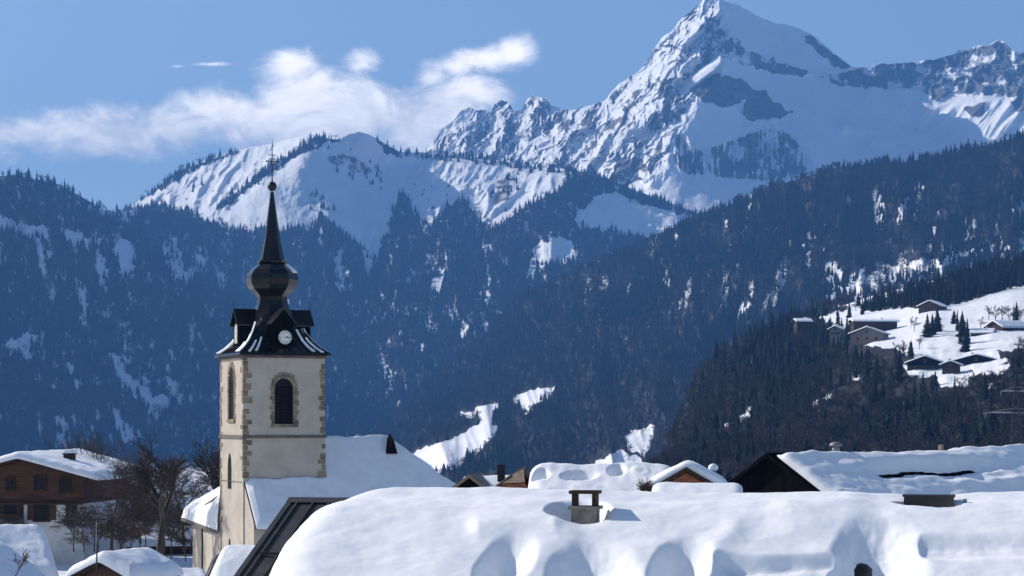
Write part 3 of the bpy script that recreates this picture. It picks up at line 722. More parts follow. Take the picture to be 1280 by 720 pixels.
b = MB(); b.box((0, 0, zband), (W + .22, W + .22, .15)); b.box((0, 0, zband + .1), (W + .12, W + .12, .06)); b.build('string_course', 'stone_band', tower)
b = MB(); b.box((0, 0, ztop - .06), (W + .26, W + .26, .2)); b.build('cornice', 'stone_band', tower)
# spire: square eaves, concave flare, onion bulb, needle
Yc = cc.y
def zt(py): return sz(py, Yc) - G
prof = [(445, 3.28, 0), (443, 3.24, 0), (436, 2.70, .05), (428, 2.28, .15), (418, 1.92, .4), (408, 1.66, .7), (398, 1.42, .9), (390, 1.23, 1), (382, 1.06, 1), (375, .98, 1),
        (371, 1.0, 1), (367, 1.17, 1), (362, 1.46, 1), (357, 1.64, 1), (350, 1.72, 1), (344, 1.67, 1), (338, 1.43, 1), (333, 1.1, 1), (328.5, .84, 1)]
def oring(z, r, k, n=16):
    out = []
    for i in range(n):
        a = 2 * math.pi * (i + .5) / n * 1.0 - math.pi / n
        c, s = math.cos(a), math.sin(a); sq = r / max(abs(c), abs(s))
        m = (a + math.pi / 8) % (math.pi / 4) - math.pi / 8; oc = r / math.cos(m) if True else r
        q = sq * (1 - k) + oc * k; out.append((c * q, s * q, z))
    return out
sp = MB(); sp.rings([oring(zt(y) if i else ztop + .02, r, k) for i, (y, r, k) in enumerate(prof)])
spire = sp.build('spire', 'dark_metal', church)
nd = MB(); z0 = zt(328.5)
nd.rings([oring(z0 - .02, .98, 1), oring(z0 + .10, 1.0, 1), oring(z0 + .22, .80, 1), oring(z0 + .6, .72, 1), oring(zt(300), .53, 1), oring(zt(270), .31, 1), oring(zt(240), .10, 1)]); nd.build('needle', 'dark_metal', spire)
bl = MB(); n_ = 12; zb_ = zt(233)
bl.rings([[(math.cos(2 * math.pi * k / n_) * r, math.sin(2 * math.pi * k / n_) * r, zb_ + h) for k in range(n_)] for h, r in ((-.34, .06), (-.29, .18), (-.17, .29), (0, .34), (.17, .29), (.29, .18), (.34, .04))]); bl.build('ball_finial', 'black_iron', spire, True)
cx_ = MB(); zt0 = zb_ + .3; zt1 = zt(178)
cx_.tube((0, 0, zt0), (0, 0, zt1), .05, .03, 6)
zb1 = zt0 + (zt1 - zt0) * .52
cx_.tube((-.42, 0, zb1), (.42, 0, zb1), .035, .035, 5); cx_.tube((-.25, 0, zb1 + .45), (.25, 0, zb1 + .45), .03, .03, 5)
for s in (-1, 1):
    cx_.tube((s * .10, 0, zb1 - .3), (s * .3, 0, zb1), .02, .02, 4); cx_.tube((s * .10, 0, zb1 + .25), (s * .3, 0, zb1), .02, .02, 4)
    cx_.box((s * .42, 0, zb1), (.07, .05, .12))
cx_.tube((0, 0, zt1), (0, 0, zt1 + .3), .02, .008, 5); cx_.build('cross', 'black_iron', spire)
# seams and melting snow on the metal flare
sm = MB(); snb = MB(); rs = random.Random(9)
def flare(side, x, py):                             # point on the flare of one side at fraction x
    for (y0, r0, k0), (y1, r1, k1) in zip(prof[1:], prof[2:]):
        if y1 <= py <= y0:
            t = (y0 - py) / (y0 - y1); r = r0 + (r1 - r0) * t; break
    p = (x * r, -r, zt(py))
    a = side * math.pi / 2
    return Vector((p[0] * math.cos(a) + p[1] * math.sin(a), -p[0] * math.sin(a) + p[1] * math.cos(a), p[2]))
for s_ in range(4):
    o_ = flare(s_, 0, 430).normalized() * .02; o_.z = .02
    for k in range(-5, 6):
        x = k / 5.3
        for a, b_ in ((443, 436), (436, 428), (428, 418)): sm.tube(flare(s_, x, a) + o_, flare(s_, x, b_) + o_, .025, .025, 4)
sm.build('roof_seam', 'dark_metal', spire)
def snow_strip(side, x0, x1, ya, yb, th=.07):
    pts = []
    o_ = flare(side, 0, 430); o_.z = 0; o_ = o_.normalized() * th + Vector((0, 0, th))
    ys = [y for y in (ya, 436, 428, 418, 408, 398, yb) if yb <= y <= ya]; ys = sorted(set(ys), reverse=True)
    A = [flare(side, x0, y) for y in ys] + [flare(side, x1, y) for y in ys[::-1]]
    n = len(ys)
    for i in range(n - 1):
        q = [flare(side, x0, ys[i]), flare(side, x1, ys[i]), flare(side, x1, ys[i + 1]), flare(side, x0, ys[i + 1])]
        snb.add([v + o_ * .3 for v in q] + [v + o_ for v in q], [(4, 5, 6, 7), (0, 1, 5, 4), (1, 2, 6, 5), (2, 3, 7, 6), (3, 0, 4, 7)])
for x0, x1, ya, yb in ((.62, .70, 441, 414), (.80, .87, 442, 424), (-.84, -.78, 442, 428), (-.70, -.64, 441, 424)): snow_strip(0, x0, x1, ya, yb)
for x0, x1, ya, yb in ((-.95, -.80, 442, 424), (.62, .96, 442, 430), (-.70, -.62, 442, 420), (.80, .98, 430, 405)): snow_strip(1, x0, x1, ya, yb)
for x0, x1, ya, yb in ((-.9, -.5, 442, 412), (.2, .8, 442, 420)): snow_strip(3, x0, x1, ya, yb)
for k0, k1 in ((14, 15), (15, 16)):
    A_r = oring(zt(341), 1.60, 1); B_r = oring(zt(336.5), 1.36, 1); C_r = oring(zt(331.5), 1.02, 1)
    for ra_, rb2 in ((A_r, B_r), (B_r, C_r)):
        q = [Vector(ra_[k0 % 16]), Vector(ra_[k1 % 16]), Vector(rb2[k1 % 16]), Vector(rb2[k0 % 16])]
        o2 = Vector((q[0].x, q[0].y, 0)).normalized() * .05 + Vector((0, 0, .05))
        snb.add([v - o2 * .3 for v in q] + [v + o2 for v in q], [(4, 5, 6, 7), (0, 1, 5, 4), (1, 2, 6, 5), (2, 3, 7, 6), (3, 0, 4, 7)])
snb.build('snow_patch', 'snow', spire)
# four dormers; the one facing the village square carries the clock
def dormer(side, shutter):
    a = side * math.pi / 2
    def T(x, y, z): return (x * math.cos(a) + y * math.sin(a), -x * math.sin(a) + y * math.cos(a), z)
    zb, ze, zr = zt(439), zt(406), zt(390); hw = .72; yf = -2.58
    m = MB()
    m.prism([T(-hw, yf, zb), T(hw, yf, zb), T(hw, yf, ze), T(0, yf, zr), T(-hw, yf, ze)], Vector(T(0, 2.0, 0)))
    d = m.build('dormer', 'black_board', spire)
    r = MB()
    for s in (-1, 1):
        r.prism([T(0, yf - .22, zr + .07), T(s * (hw + .22), yf - .22, ze - .14), T(s * (hw + .22), yf - .22, ze - .04), T(0, yf - .22, zr + .18)], Vector(T(0, 2.2, 0)))
    r.tube(T(0, yf - .2, zr + .1), T(0, yf - .2, zr + .75), .03, .01, 5); r.tube(T(-.12, yf - .2, zr + .5), T(.12, yf - .2, zr + .5), .02, .02, 4)
    r.build('dormer_roof', 'dark_metal', spire)
    if shutter:
        s2 = MB(); s2.add([T(x, yf - .03, z) for x, z in arch_pts(.7, zb + .5, ze - .35, 8, 1.0)], [tuple(range(11))]); 
        s2.prism([T(x, yf - .05, z) for x, z in arch_pts(.62, zb + .55, ze - .4, 8, 1.0)], Vector(T(0, .04, 0))); s2.build('dormer_shutter', 'pale_shutter', spire)
for i in range(4): dormer(i, i != 0)
ck = thing('clock', None, None); ck.parent = church; del ck
clock_c = Vector((.12, -2.66, zt(423.5)))
bpy.data.objects.remove([o for o in bpy.data.objects if o.name == 'clock'][0])
def disc(m, c, r, y0, y1, n=28):
    m.rings([[(c.x + math.cos(2 * math.pi * k / n) * r, y, c.z + math.sin(2 * math.pi * k / n) * r) for k in range(n)] for y in (y0, y1)])
m = MB(); disc(m, clock_c, .47, clock_c.y + .03, clock_c.y - .03); clock = m.build('clock', 'clock_white', church)
m = MB(); 
for k in range(12):
    a = math.pi * k / 6; r = .365; q = Matrix.Rotation(-a, 3, 'Y')
    m.box(clock_c + Vector((math.sin(a) * r, -.036, math.cos(a) * r)), (.03 if k % 3 else .05, .012, .11), q)
m.build('hour_mark', 'black_iron', clock)
for L, a, w_ in ((.36, 92, .035), (.24, 76, .05)):
    m = MB(); a = math.radians(a); m.box(clock_c + Vector((math.sin(a) * L * .42, -.045 - w_ * .2, math.cos(a) * L * .42)), (w_, .012, L), Matrix.Rotation(a, 3, 'Y')); m.build('clock_hand', 'black_iron', clock)
m = MB(); n_ = 28
m.rings([[(clock_c.x + math.cos(2 * math.pi * k / n_) * r, y, clock_c.z + math.sin(2 * math.pi * k / n_) * r) for k in range(n_)] for y, r in ((clock_c.y, .47), (clock_c.y - .06, .475), (clock_c.y - .06, .52), (clock_c.y, .53))], False, False); m.build('clock_rim', 'black_iron', clock)

# ---- snow pillow over a sloping rectangle
def pillow(name, parent, zf, x0, x1, y0, y1, th, mat='snow', nx=60, ny=40, edge=.5, rough=.10, seed=1, out=.12, thf=None, freq=.5):
    """snow lying on the surface z = zf(x, y) over a rectangle, rounded at its edges"""
    u = np.linspace(0, 1, nx); v = np.linspace(0, 1, ny)
    u = u + .06 * np.sin(2 * np.pi * u) * -1; v = v + .06 * np.sin(2 * np.pi * v) * -1
    X, Y = np.meshgrid(x0 + (x1 - x0) * u, y0 + (y1 - y0) * v)
    wob = .35 * edge * fbm(X * .9 + seed, Y * .9, 3, seed)
    d = np.minimum(np.minimum(X - x0, x1 - X), np.minimum(Y - y0, y1 - Y)) + np.abs(wob) * .0
    e = np.clip(d / edge, 0, 1); prof_ = np.sqrt(np.clip(1 - (1 - e) ** 2, 0, 1))
    T = th * (1 + rough * 3 * fbm(X * freq, Y * freq, 4, seed + 3) * .6)
    if thf is not None: T = T * thf(X, Y)
    Z = zf(X, Y) + T * (.18 + .82 * prof_)
    # outward bulge of the rim
    bx = np.where(X - x0 < edge, -(1 - e), 0) * (X - x0 < edge) + np.where(x1 - X < edge, 1 - e, 0)
    top = np.stack([X, Y, Z], -1)
    bot = np.stack([X, Y, zf(X, Y) + .012], -1)
    verts = np.concatenate([top.reshape(-1, 3), bot.reshape(-1, 3)]); ntop = nx * ny
    idx = np.arange(ntop).reshape(ny, nx); fs = []
    for i in range(ny - 1):
        for j in range(nx - 1):
            fs.append((idx[i, j], idx[i, j + 1], idx[i + 1, j + 1], idx[i + 1, j]))
    ring = list(idx[0, :]) + list(idx[1:, -1]) + list(idx[-1, -2::-1]) + list(idx[-2:0:-1, 0])
    for a, b_ in zip(ring, ring[1:] + ring[:1]): fs.append((b_, a, a + ntop, b_ + ntop))
    me = bpy.data.meshes.new(name); me.from_pydata(verts.tolist(), [], [tuple(int(k) for k in f) for f in fs]); me.materials.append(MATS[mat])
    me.polygons.foreach_set('use_smooth', [True] * len(me.polygons))
    o = bpy.data.objects.new(name, me); COL.objects.link(o)
    if parent is not None: o.parent = parent
    return o

# nave: gable roof flush with the tower's left face, hipped far end
yf_, yb_ = -5.7, 5.0; ze_ = sz(660, 137.4) - G; yr_ = -.35; zr_ = zt(551.5); xl, xr = -H, 15.0
tanp = (zr_ - ze_) / (yr_ - yf_)
hipx = 6.6
def nave_z(x, y):
    a = zr_ - np.abs(y - yr_) * tanp; b_ = ze_ + (xr + .0 - x) / hipx * (zr_ - ze_)
    return np.minimum(a, b_) - 8.0 * ((x < H - .25) & (y > yr_ + .6))
m = MB()
yb2 = yr_ + (yr_ - yf_)
m.prism([(xl + .09, yf_ + .5, 0), (xl + .09, 2.4, 0), (xl + .09, 2.4, zr_ - .06 - (2.4 - yr_) * tanp), (xl + .09, yr_, zr_ - .06), (xl + .09, yf_ + .5, ze_ + .45 * tanp)], (.6, 0, 0))
m.box(((xl + xr - .5) / 2 + .3, yf_ + .8, ze_ / 2), (xr - xl - 1.1, .6, ze_)); m.box(((H + xr - .5) / 2, yb2 - .8, ze_ / 2), (xr - H - .5, .6, ze_)); m.box((xr - .8, yr_, ze_ / 2 - .01), (.6, yb2 - yf_ - 1.7, ze_))
nave = m.build('nave_wall', 'stucco_wall', church)
m = MB()
A, B_, C_, D_ = (xl + .05, yf_, ze_), (xr, yf_, ze_), (xr, yb2, ze_), (xl + .05, yb2, ze_); E1, E2 = (xl + .05, yr_, zr_), (xr - hipx, yr_, zr_)
def thick(m, fs, t=.12):
    for f in fs:
        m.add(list(f) + [(x, y, z - t) for x, y, z in f], [tuple(range(len(f))), tuple(range(len(f), 2 * len(f)))[::-1]] + [(k, (k + 1) % len(f), len(f) + (k + 1) % len(f), len(f) + k) for k in range(len(f))])
thick(m, [(A, B_, E2, E1), (B_, C_, E2), (C_, (H - .2, yb2, ze_), (H - .2, yr_, zr_), E2)])
nroof = m.build('nave_roof', 'seam_metal', church)
def nave_th(X, Y):
    t = np.ones_like(X)
    t = t * (1 - .97 * ((np.abs(X) < H + .06) & (np.abs(Y) < H + .06)))
    strip = np.clip((X - xl) / .5, 0.0, 1)               # blown thin along the verge
    return t * (.25 + .75 * strip)
o_ = pillow('nave_snow', nroof, nave_z, xl + .12, xr + .1, yf_ - .1, yb2 + .1, .42, nx=190, ny=110, edge=.6, rough=.34, seed=4, thf=nave_th, freq=.45)
m = MB(); dz = to_church(at(487, 566, 146)); 
dzz = float(nave_z(np.array(dz.x), np.array(dz.y)))
m.prism([(dz.x - .42, dz.y - .5, dzz + .05), (dz.x + .42, dz.y - .5, dzz + .05), (dz.x + .1, dz.y - .62, dzz + 1.0)], (.15, 1.2, .5)); m.build('roof_vent', 'black_board', nroof)

# low annex left of the tower, its eave running away from the viewer
E_a = at(271.5, 664, 145.2); E_b = at(226, 647, 160); T_a = at(277, 612, 149.5); T_b = Vector((E_b.x + 4.2, E_b.y + 1.2, sz(608, 162)))
fa = [to_church(v) for v in (E_a, E_b, T_b, T_a)]
m = MB(); thick(m, [tuple(tuple(v) for v in fa)], .22); aroof = m.build('annex_roof', 'stone_band', church)
nx, ny = 40, 26
S4 = [np.array(v) for v in fa]
uu, vv = np.meshgrid(np.linspace(0, 1, nx), np.linspace(0, 1, ny))
Q = ((S4[0][None, None] * (1 - uu)[..., None] + S4[1][None, None] * uu[..., None]) * (1 - vv)[..., None] + (S4[3][None, None] * (1 - uu)[..., None] + S4[2][None, None] * uu[..., None]) * vv[..., None])
e = np.clip(np.minimum((1 - uu) * 16, vv * 6) / .9, 0, 1)
Q[..., 2] += .05 + .75 * np.sqrt(1 - (1 - e) ** 2) * (1 + .12 * fbm(uu * 4, vv * 2, 3, 14))
gridmesh('annex_snow', Q, 'snow', None, aroof)
m = MB()                                            # comb of snow guards along the eave
for k in range(34):
    t = (k + .5) / 34; p = fa[0].lerp(fa[1], t).lerp(fa[3].lerp(fa[2], t), .07); m.box((p.x, p.y, p.z + .12), (.10, .20, .26))
m.build('snow_guard', 'stone_band', aroof)
m = MB()
wa = [to_church(at(273, 664, 145.0)), to_church(at(241, 655, 158.5))]
m.prism([(wa[0].x + .15, wa[0].y, 0), (wa[1].x, wa[1].y, 0), (wa[1].x, wa[1].y, wa[1].z + .15), (wa[0].x + .15, wa[0].y, wa[0].z + .1)], (1.6, .4, 0)); m.build('annex_wall', 'stucco_wall', church)
m = MB(); p = wa[0].lerp(wa[1], .55); m.tube((p.x - .12, p.y - .04, 0), (p.x - .12, p.y - .04, wa[0].z - .1), .07, .07, 6); m.build('downpipe', 'black_iron', church)
# wire along the string course and a lightning cable
m = MB(); m.tube((-H - .03, -H + .2, zc(603)), (-H - .03, H - .2, zc(603)), .02, .02, 4); m.build('lightning_cable', 'black_iron', tower)
# ================================================================== VILLAGE
def gable_house(name, label, cat, loc, rotz, L, Wd, wall_h, pitch, th, wallm='white_render', gablem='brown_board', roofm='seam_metal', over=.6, gover=.5, group=None, edge=.6, rough=.14, seed=1,
                nx=60, ny=46, snow_trim=(0, 0, 0, 0), upper=.0, thf=None, freq=.5, snowm='snow', base=-5.0):
    """house with its ridge along local x; loc is the ridge centre"""
    t = thing(name, label, cat, loc, rotz, group)
    tp = math.tan(math.radians(pitch)); hw = Wd / 2; ze = -hw * tp            # wall-top height at the side walls
    zf = -wall_h + ze
    m = MB(); m.box((0, 0, (zf + base + ze - upper) / 2), (L, Wd, (ze - upper) - zf - base)); t_wall = m.build('wall', wallm, t)
    m = MB()
    for s in (-1, 1):
        x = s * (L / 2 - .06)
        m.prism([(x - .1, -hw, ze - upper), (x - .1, hw, ze - upper), (x - .1, hw, ze - .05), (x - .1, 0, -.05), (x - .1, -hw, ze - .05)], (.2, 0, 0))
    if upper > 0:
        for s in (-1, 1): m.box((0, s * (hw - .04), ze - upper / 2), (L - .1, .12, upper))
    gw = m.build('gable_boards', gablem, t)
    m = MB(); x0, x1 = -L / 2 - gover, L / 2 + gover; yo = hw + over; zo = -yo * tp; tk = .16
    for s in (-1, 1):
        m.prism([(x0, 0, 0), (x0, s * yo, zo), (x0, s * yo, zo + tk), (x0, 0, tk + .02)], (x1 - x0, 0, 0))
    roof = m.build('roof', roofm, t)
    zfun = lambda X, Y: tk + .02 - np.sqrt(Y * Y + .04) * tp + .0
    if th > 0:
        a, b, c, d = snow_trim
        pillow('snow_cover', roof, zfun, x0 - .12 + a, x1 + .12 - b, -yo - .14 + c, yo + .14 - d, th, snowm, nx, ny, edge, rough, seed, thf=thf, freq=freq)
    return t, roof, t_wall, gw, (zf, ze, hw, tp)
def add_window(wall, x, y, z, w, h, axis, frame='dark_wood', shutters=None, name='window'):
    """framed window set on a wall; axis '-y', '-x' or 'x' is the way it faces"""
    def P(a, d, zz): return {'-y': (x + a, y - d, z + zz), '-x': (x - d, y - a, z + zz), 'x': (x + d, y + a, z + zz)}[axis]
    m = MB()
    def bx(a0, a1, z0, z1, d0, d1):
        c = [P(a, d, zz) for a in (a0, a1) for d in (d0, d1) for zz in (z0, z1)]
        m.add(c, [(0, 1, 3, 2), (4, 6, 7, 5), (0, 4, 5, 1), (2, 3, 7, 6), (0, 2, 6, 4), (1, 5, 7, 3)])
    f = .09
    bx(-w / 2 - f, -w / 2, -h / 2 - f, h / 2 + f, -.02, .07); bx(w / 2, w / 2 + f, -h / 2 - f, h / 2 + f, -.02, .07); bx(-w / 2, w / 2, h / 2, h / 2 + f, -.02, .07); bx(-w / 2 - f - .05, w / 2 + f + .05, -h / 2 - f - .06, -h / 2, -.02, .12)
    bx(-.025, .025, -h / 2, h / 2, 0, .05); bx(-w / 2, w / 2, -.02, .02, 0, .048)
    o = m.build(name, frame, wall)
    m = MB(); m.add([P(-w / 2, .012, -h / 2), P(w / 2, .012, -h / 2), P(w / 2, .012, h / 2), P(-w / 2, .012, h / 2)], [(0, 1, 2, 3)]); m.build('pane', 'window_dark', o)
    if shutters:
        for s in (-1, 1):
            m = MB(); a = s * (w / 2 + f + .28); bx(a - .25, a + .25, -h / 2, h / 2, .0, .05); m.build('shutter', shutters, o)
    return o
def chimney(roof, x, y, z0, z1, w=.7, d=.6, mat='chimney_block', snow=.25, cap=True):
    m = MB(); m.box((x, y, (z0 + z1) / 2), (w, d, z1 - z0)); m.box((x, y, z1 + .03), (w + .16, d + .16, .09)); o = m.build('chimney', mat, roof, bevel=.01)
    if cap:
        m = MB()
        for s in (-1, 1): m.box((x + s * (w / 2 - .07), y, z1 + .24), (.11, d * .8, .34))
        m.box((x, y, z1 + .46), (w + .1, d + .1, .09)); m.build('chimney_cap', 'dark_wood' if mat == 'chimney_block' else mat, o)
    if snow:
        pillow('chimney_snow', o, lambda X, Y: np.full(X.shape, z1 + (.51 if cap else .08)), x - w / 2 - .05, x + w / 2 + .05, y - d / 2 - .05, y + d / 2 + .05, snow, nx=12, ny=12, edge=.2, seed=3)
    return o

# ---- the big near house: dark seamed metal roof under a thick wind-shaped blanket of snow
RF = math.radians(-12); FP = math.radians(22); tF = math.tan(FP)
ridge0 = at(365, 625, 62)
near = thing('near_house', 'nearest house, its dark metal roof buried under deep wind carved snow', 'house', ridge0, RF)
cF, sF = math.cos(RF), math.sin(RF)
def near_local(px, py, lift=.5):
    """point of the undisturbed snow plane seen at a photo pixel -> (along the ridge, down the slope)"""
    d = Vector(((px - CX) / F, 1, (HY - py) / F)); o = -ridge0
    ld = Vector((d.x * cF + d.y * sF, -d.x * sF + d.y * cF, d.z)); lo = Vector((o.x * cF + o.y * sF, -o.x * sF + o.y * cF, o.z))
    # plane z = lift + y * tF  (y negative towards the viewer)
    t = (lift + lo.y * tF - lo.z) / (ld.z - ld.y * tF)
    p = lo + ld * t; return p.x, p.y
def near_px(X, Y, Z):
    wx = ridge0.x + X * cF - Y * sF; wy = ridge0.y + X * sF + Y * cF; wz = ridge0.z + Z
    return CX + wx / wy * F, HY - wz / wy * F
LN = 26.0; DN = 8.6
m = MB(); thick(m, [((0, 0, 0), (LN, 0, 0), (LN, -DN, -DN * tF), (0, -DN, -DN * tF)), ((LN, 0.0, 0), (0, 0.0, 0), (0, DN, -DN * tF), (LN, DN, -DN * tF))], .14)
nr = m.build('roof', 'seam_metal', near)
m = MB()
for k in range(52):
    x = .25 + k * .5
    m.prism([(x - .025, -.05, .0), (x + .025, -.05, .0), (x + .025, -.05, .05), (x - .025, -.05, .05)], (0, -DN + .1, -(DN - .1) * tF))
m.build('roof_seam', 'seam_metal', nr)
m = MB()                                            # verge board, ridge cap
m.prism([(-.10, .05, -.22), (.06, .05, -.22), (.06, .05, .07), (-.10, .05, .07)], (0, -DN, -DN * tF)); m.build('verge_board', 'seam_metal', nr)
m = MB(); m.prism([(-.1, -.28, -.28 * tF + .06), (-.1, 0, .09), (-.1, .28, -.28 * tF + .06), (-.1, 0, .03)], (LN, 0, 0)); m.build('ridge_cap', 'seam_metal', nr)
m = MB(); m.prism([(.5, -DN + .8, -9), (.5, DN - .8, -9), (.5, DN - .8, -(DN - .8) * tF - .16), (.5, 0, -.16), (.5, -DN + .8, -(DN - .8) * tF - .16)], (.3, 0, 0)); m.box((LN / 2, -DN + .9, -6.6), (LN - 1, .3, 5.8)); m.box((LN / 2, DN - .9, -6.6), (LN - 1, .3, 5.8)); m.prism([(LN - .8, -DN + .8, -9), (LN - .8, DN - .8, -9), (LN - .8, DN - .8, -(DN - .8) * tF - .16), (LN - .8, 0, -.16), (LN - .8, -DN + .8, -(DN - .8) * tF - .16)], (.3, 0, 0)); m.build('wall', 'brown_board', near)
m = MB()                                            # cross board standing on the bare part of the roof
xa, ya = near_local(330, 692, .05); m.prism([(xa - .1, ya, ya * tF + .02), (xa + .9, ya - .05, ya * tF + .02), (xa + .9, ya - .05, ya * tF + .1), (xa - .1, ya, ya * tF + .1)], (0, -.05, 0)); m.build('snow_guard', 'black_iron', nr)

NX, NY = 620, 230
A_, B2_ = np.meshgrid(np.linspace(.2, LN + .1, NX), np.concatenate([np.linspace(2.6, .3, 36)[:-1], np.linspace(.3, -6.6, NY - 60), np.linspace(-6.6, -DN - .2, 26)[1:]]))
cap_ = .45
base_z = np.where(B2_ < 0, 0, 0) - np.sqrt(B2_ ** 2 + .35) * tF + np.sqrt(.35) * tF * .6
PXn, PYn = near_px(A_, B2_, base_z + .66 + .40 * sstep(-.6, -3.2, B2_))
# left edge of the blanket, traced as a curve over the slope
edge_px = [(520, 606), (485, 612), (455, 619), (425, 632), (400, 648), (380, 665), (362, 685), (348, 703), (338, 722), (330, 745), (322, 790)]
ep = [near_local(x, y, .15) for x, y in edge_px]
ea = np.array([e_[1] for e_ in ep])[::-1]; eb = np.array([e_[0] for e_ in ep])[::-1]
xe = np.interp(B2_, ea, eb) + .10 * fbm(B2_ * 1.6, B2_ * 0, 4, 101)
xe = np.where(B2_ > 0, np.interp(0.0, ea, eb) - 0.2 * B2_, xe)
dl = A_ - xe
e = np.clip(dl / 1.5, 0, 1); rim = np.sqrt(np.clip(1 - (1 - e) ** 2, 0, 1))
T = .62 + .11 * fbm(A_ * .3, B2_ * .4, 3, 102) + .012 * fbm(A_ * 1.4, B2_ * 1.8, 3, 103)
T += .40 * sstep(-.6, -3.2, B2_) 
def ell(cx, cy, rx, ry, rot=0, lo=.55, jag=.12, s=0, asym=0.0):
    a = math.radians(rot); dx = (PXn - cx); dy = (PYn - cy); X_ = (dx * math.cos(a) + dy * math.sin(a)) / rx; Y_ = (-dx * math.sin(a) + dy * math.cos(a)) / ry
    q = np.hypot(X_, Y_) + jag * fbm(PXn * .03, PYn * .03, 3, 110 + s)
    return (1 - sstep(lo, 1.0, q)) * np.clip(.95 + asym * X_, .4, 1.5)
cut = np.zeros(A_.shape)
cut = np.maximum(cut, .60 * ell(724, 637, 46, 17, 0, .55, .06, 1))                     # round the chimney
cut = np.maximum(cut, .72 * ell(632, 702, 50, 32, -36, .15, .05, 2, -.35))
cut = np.maximum(cut, .90 * ell(742, 724, 68, 56, -6, .15, .05, 3, -.45))
cut = np.maximum(cut, .80 * ell(852, 706, 50, 36, -28, .15, .05, 4, -.35))
cut = np.maximum(cut, 1.5 * ell(848, 711, 20, 12, -10, .45, .2, 5))
cut = np.maximum(cut, 1.5 * ell(720, 716, 17, 9, 0, .5, .2, 6))
arch = np.maximum(ell(1100, 708, 70, 74, 8, .12, .05, 7, -.45), .7 * ell(1056, 708, 42, 26, -10, .3, .06, 8))
cut = np.maximum(cut, .90 * arch)
cut = np.maximum(cut, 1.5 * ell(1080, 710, 26, 15, 0, .5, .25, 9)); cut = np.maximum(cut, 1.3 * ell(1072, 688, 7, 8, 0, .4, .2, 10))
cut = np.maximum(cut, .5 * ell(1160, 624, 48, 8, 3, .6, .06, 11))                     # in front of the roof hatch
# slab step between the middle hollows, and the shelf at the right
cut = np.maximum(cut, .34 * sstep(688, 697, PYn + 5 * fbm(PXn * .008, PXn * 0, 2, 120)) * sstep(885, 910, PXn) * sstep(1055, 1040, PXn))
cut = np.maximum(cut, .22 * sstep(662, 676, PYn) * (1 - sstep(682, 700, PYn)) * sstep(1135, 1160, PXn))
lip = .10 * pline(PXn, PYn, [(706, 664), (684, 680), (656, 702), (630, 728)], 16) + .10 * pline(PXn, PYn, [(915, 664), (896, 684), (872, 722)], 16) + .16 * pline(PXn, PYn, [(600, 660), (690, 655)], 12) + .12 * pline(PXn, PYn, [(990, 640), (1060, 625)], 25)
T -= (.10 + .11 * sstep(8, 11, A_) * sstep(23, 18, A_)) * sstep(-2.4, -.8, B2_)
T += .03 * fbm(A_ * .9, B2_ * 1.3, 4, 105) * sstep(0, 2, dl)
T = T + lip - cut * (1 + .12 * fbm(A_ * 2.2, B2_ * 2.2, 3, 104))
T = T - .10 * sstep(0, .5, B2_) * 1
Zn = base_z + np.where(dl > 0, T * rim, T * 0 - .12 - .1 * np.clip(-dl, 0, 2))
Zn = np.maximum(Zn, base_z - .3)
gridmesh('snow_blanket', np.stack([A_, B2_, Zn], -1), 'near_snow', None, nr)
ca, cb = near_local(729, 657, .84); cb += .34
ckz = cb * tF
w_c = 30 / F * 60.5
t0_ = sz(656, 60.5) - ridge0.z - .6; t1_ = sz(629.5, 60.5) - ridge0.z
chm = chimney(nr, ca, cb - .0, t0_, t1_, w_c, .62, 'chimney_block', 0.0, True)
ha, hb = near_local(1161, 630, .70); hb += .36
m = MB(); m.box((ha, hb, sz(625, 58) - ridge0.z - .04), (1.36, .7, .42)); m.box((ha, hb + .02, sz(620.5, 58) - ridge0.z + .06), (1.44, .8, .05)); hatch = m.build('roof_hatch', 'seam_metal', nr, bevel=.01)
m = MB(); m.box((ha + .98, hb - .1, sz(629, 58) - ridge0.z), (.10, .3, .34)); m.build('vent_pipe', 'grey_metal', nr)
for (x, y, w_) in ((846, 706, .27), (1076, 708, .36), (722, 716, .24)):
    a_, b_ = near_local(x, y, .55); m = MB()
    m.rings([[(a_ + math.cos(k * .5236) * w_ * r, b_ + math.sin(k * .5236) * w_ * r * 1.2, b_ * tF - .1 + h_) for k in range(12)] for h_, r in ((0, 1), (.35, 1.0), (.58, .85), (.70, .5), (.74, .05))]); m.build('roof_hood', 'black_iron', nr, True)
m = MB(); a_, b_ = near_local(790, 659, .1); m.prism([(a_ - .3, b_, b_ * tF + .0), (a_ + .3, b_, b_ * tF + .0), (a_ + .12, b_ + .1, b_ * tF + .60), (a_ - .1, b_ + .1, b_ * tF + .52)], (.1, .5, .2)); m.build('snow_lump', 'snow', nr)

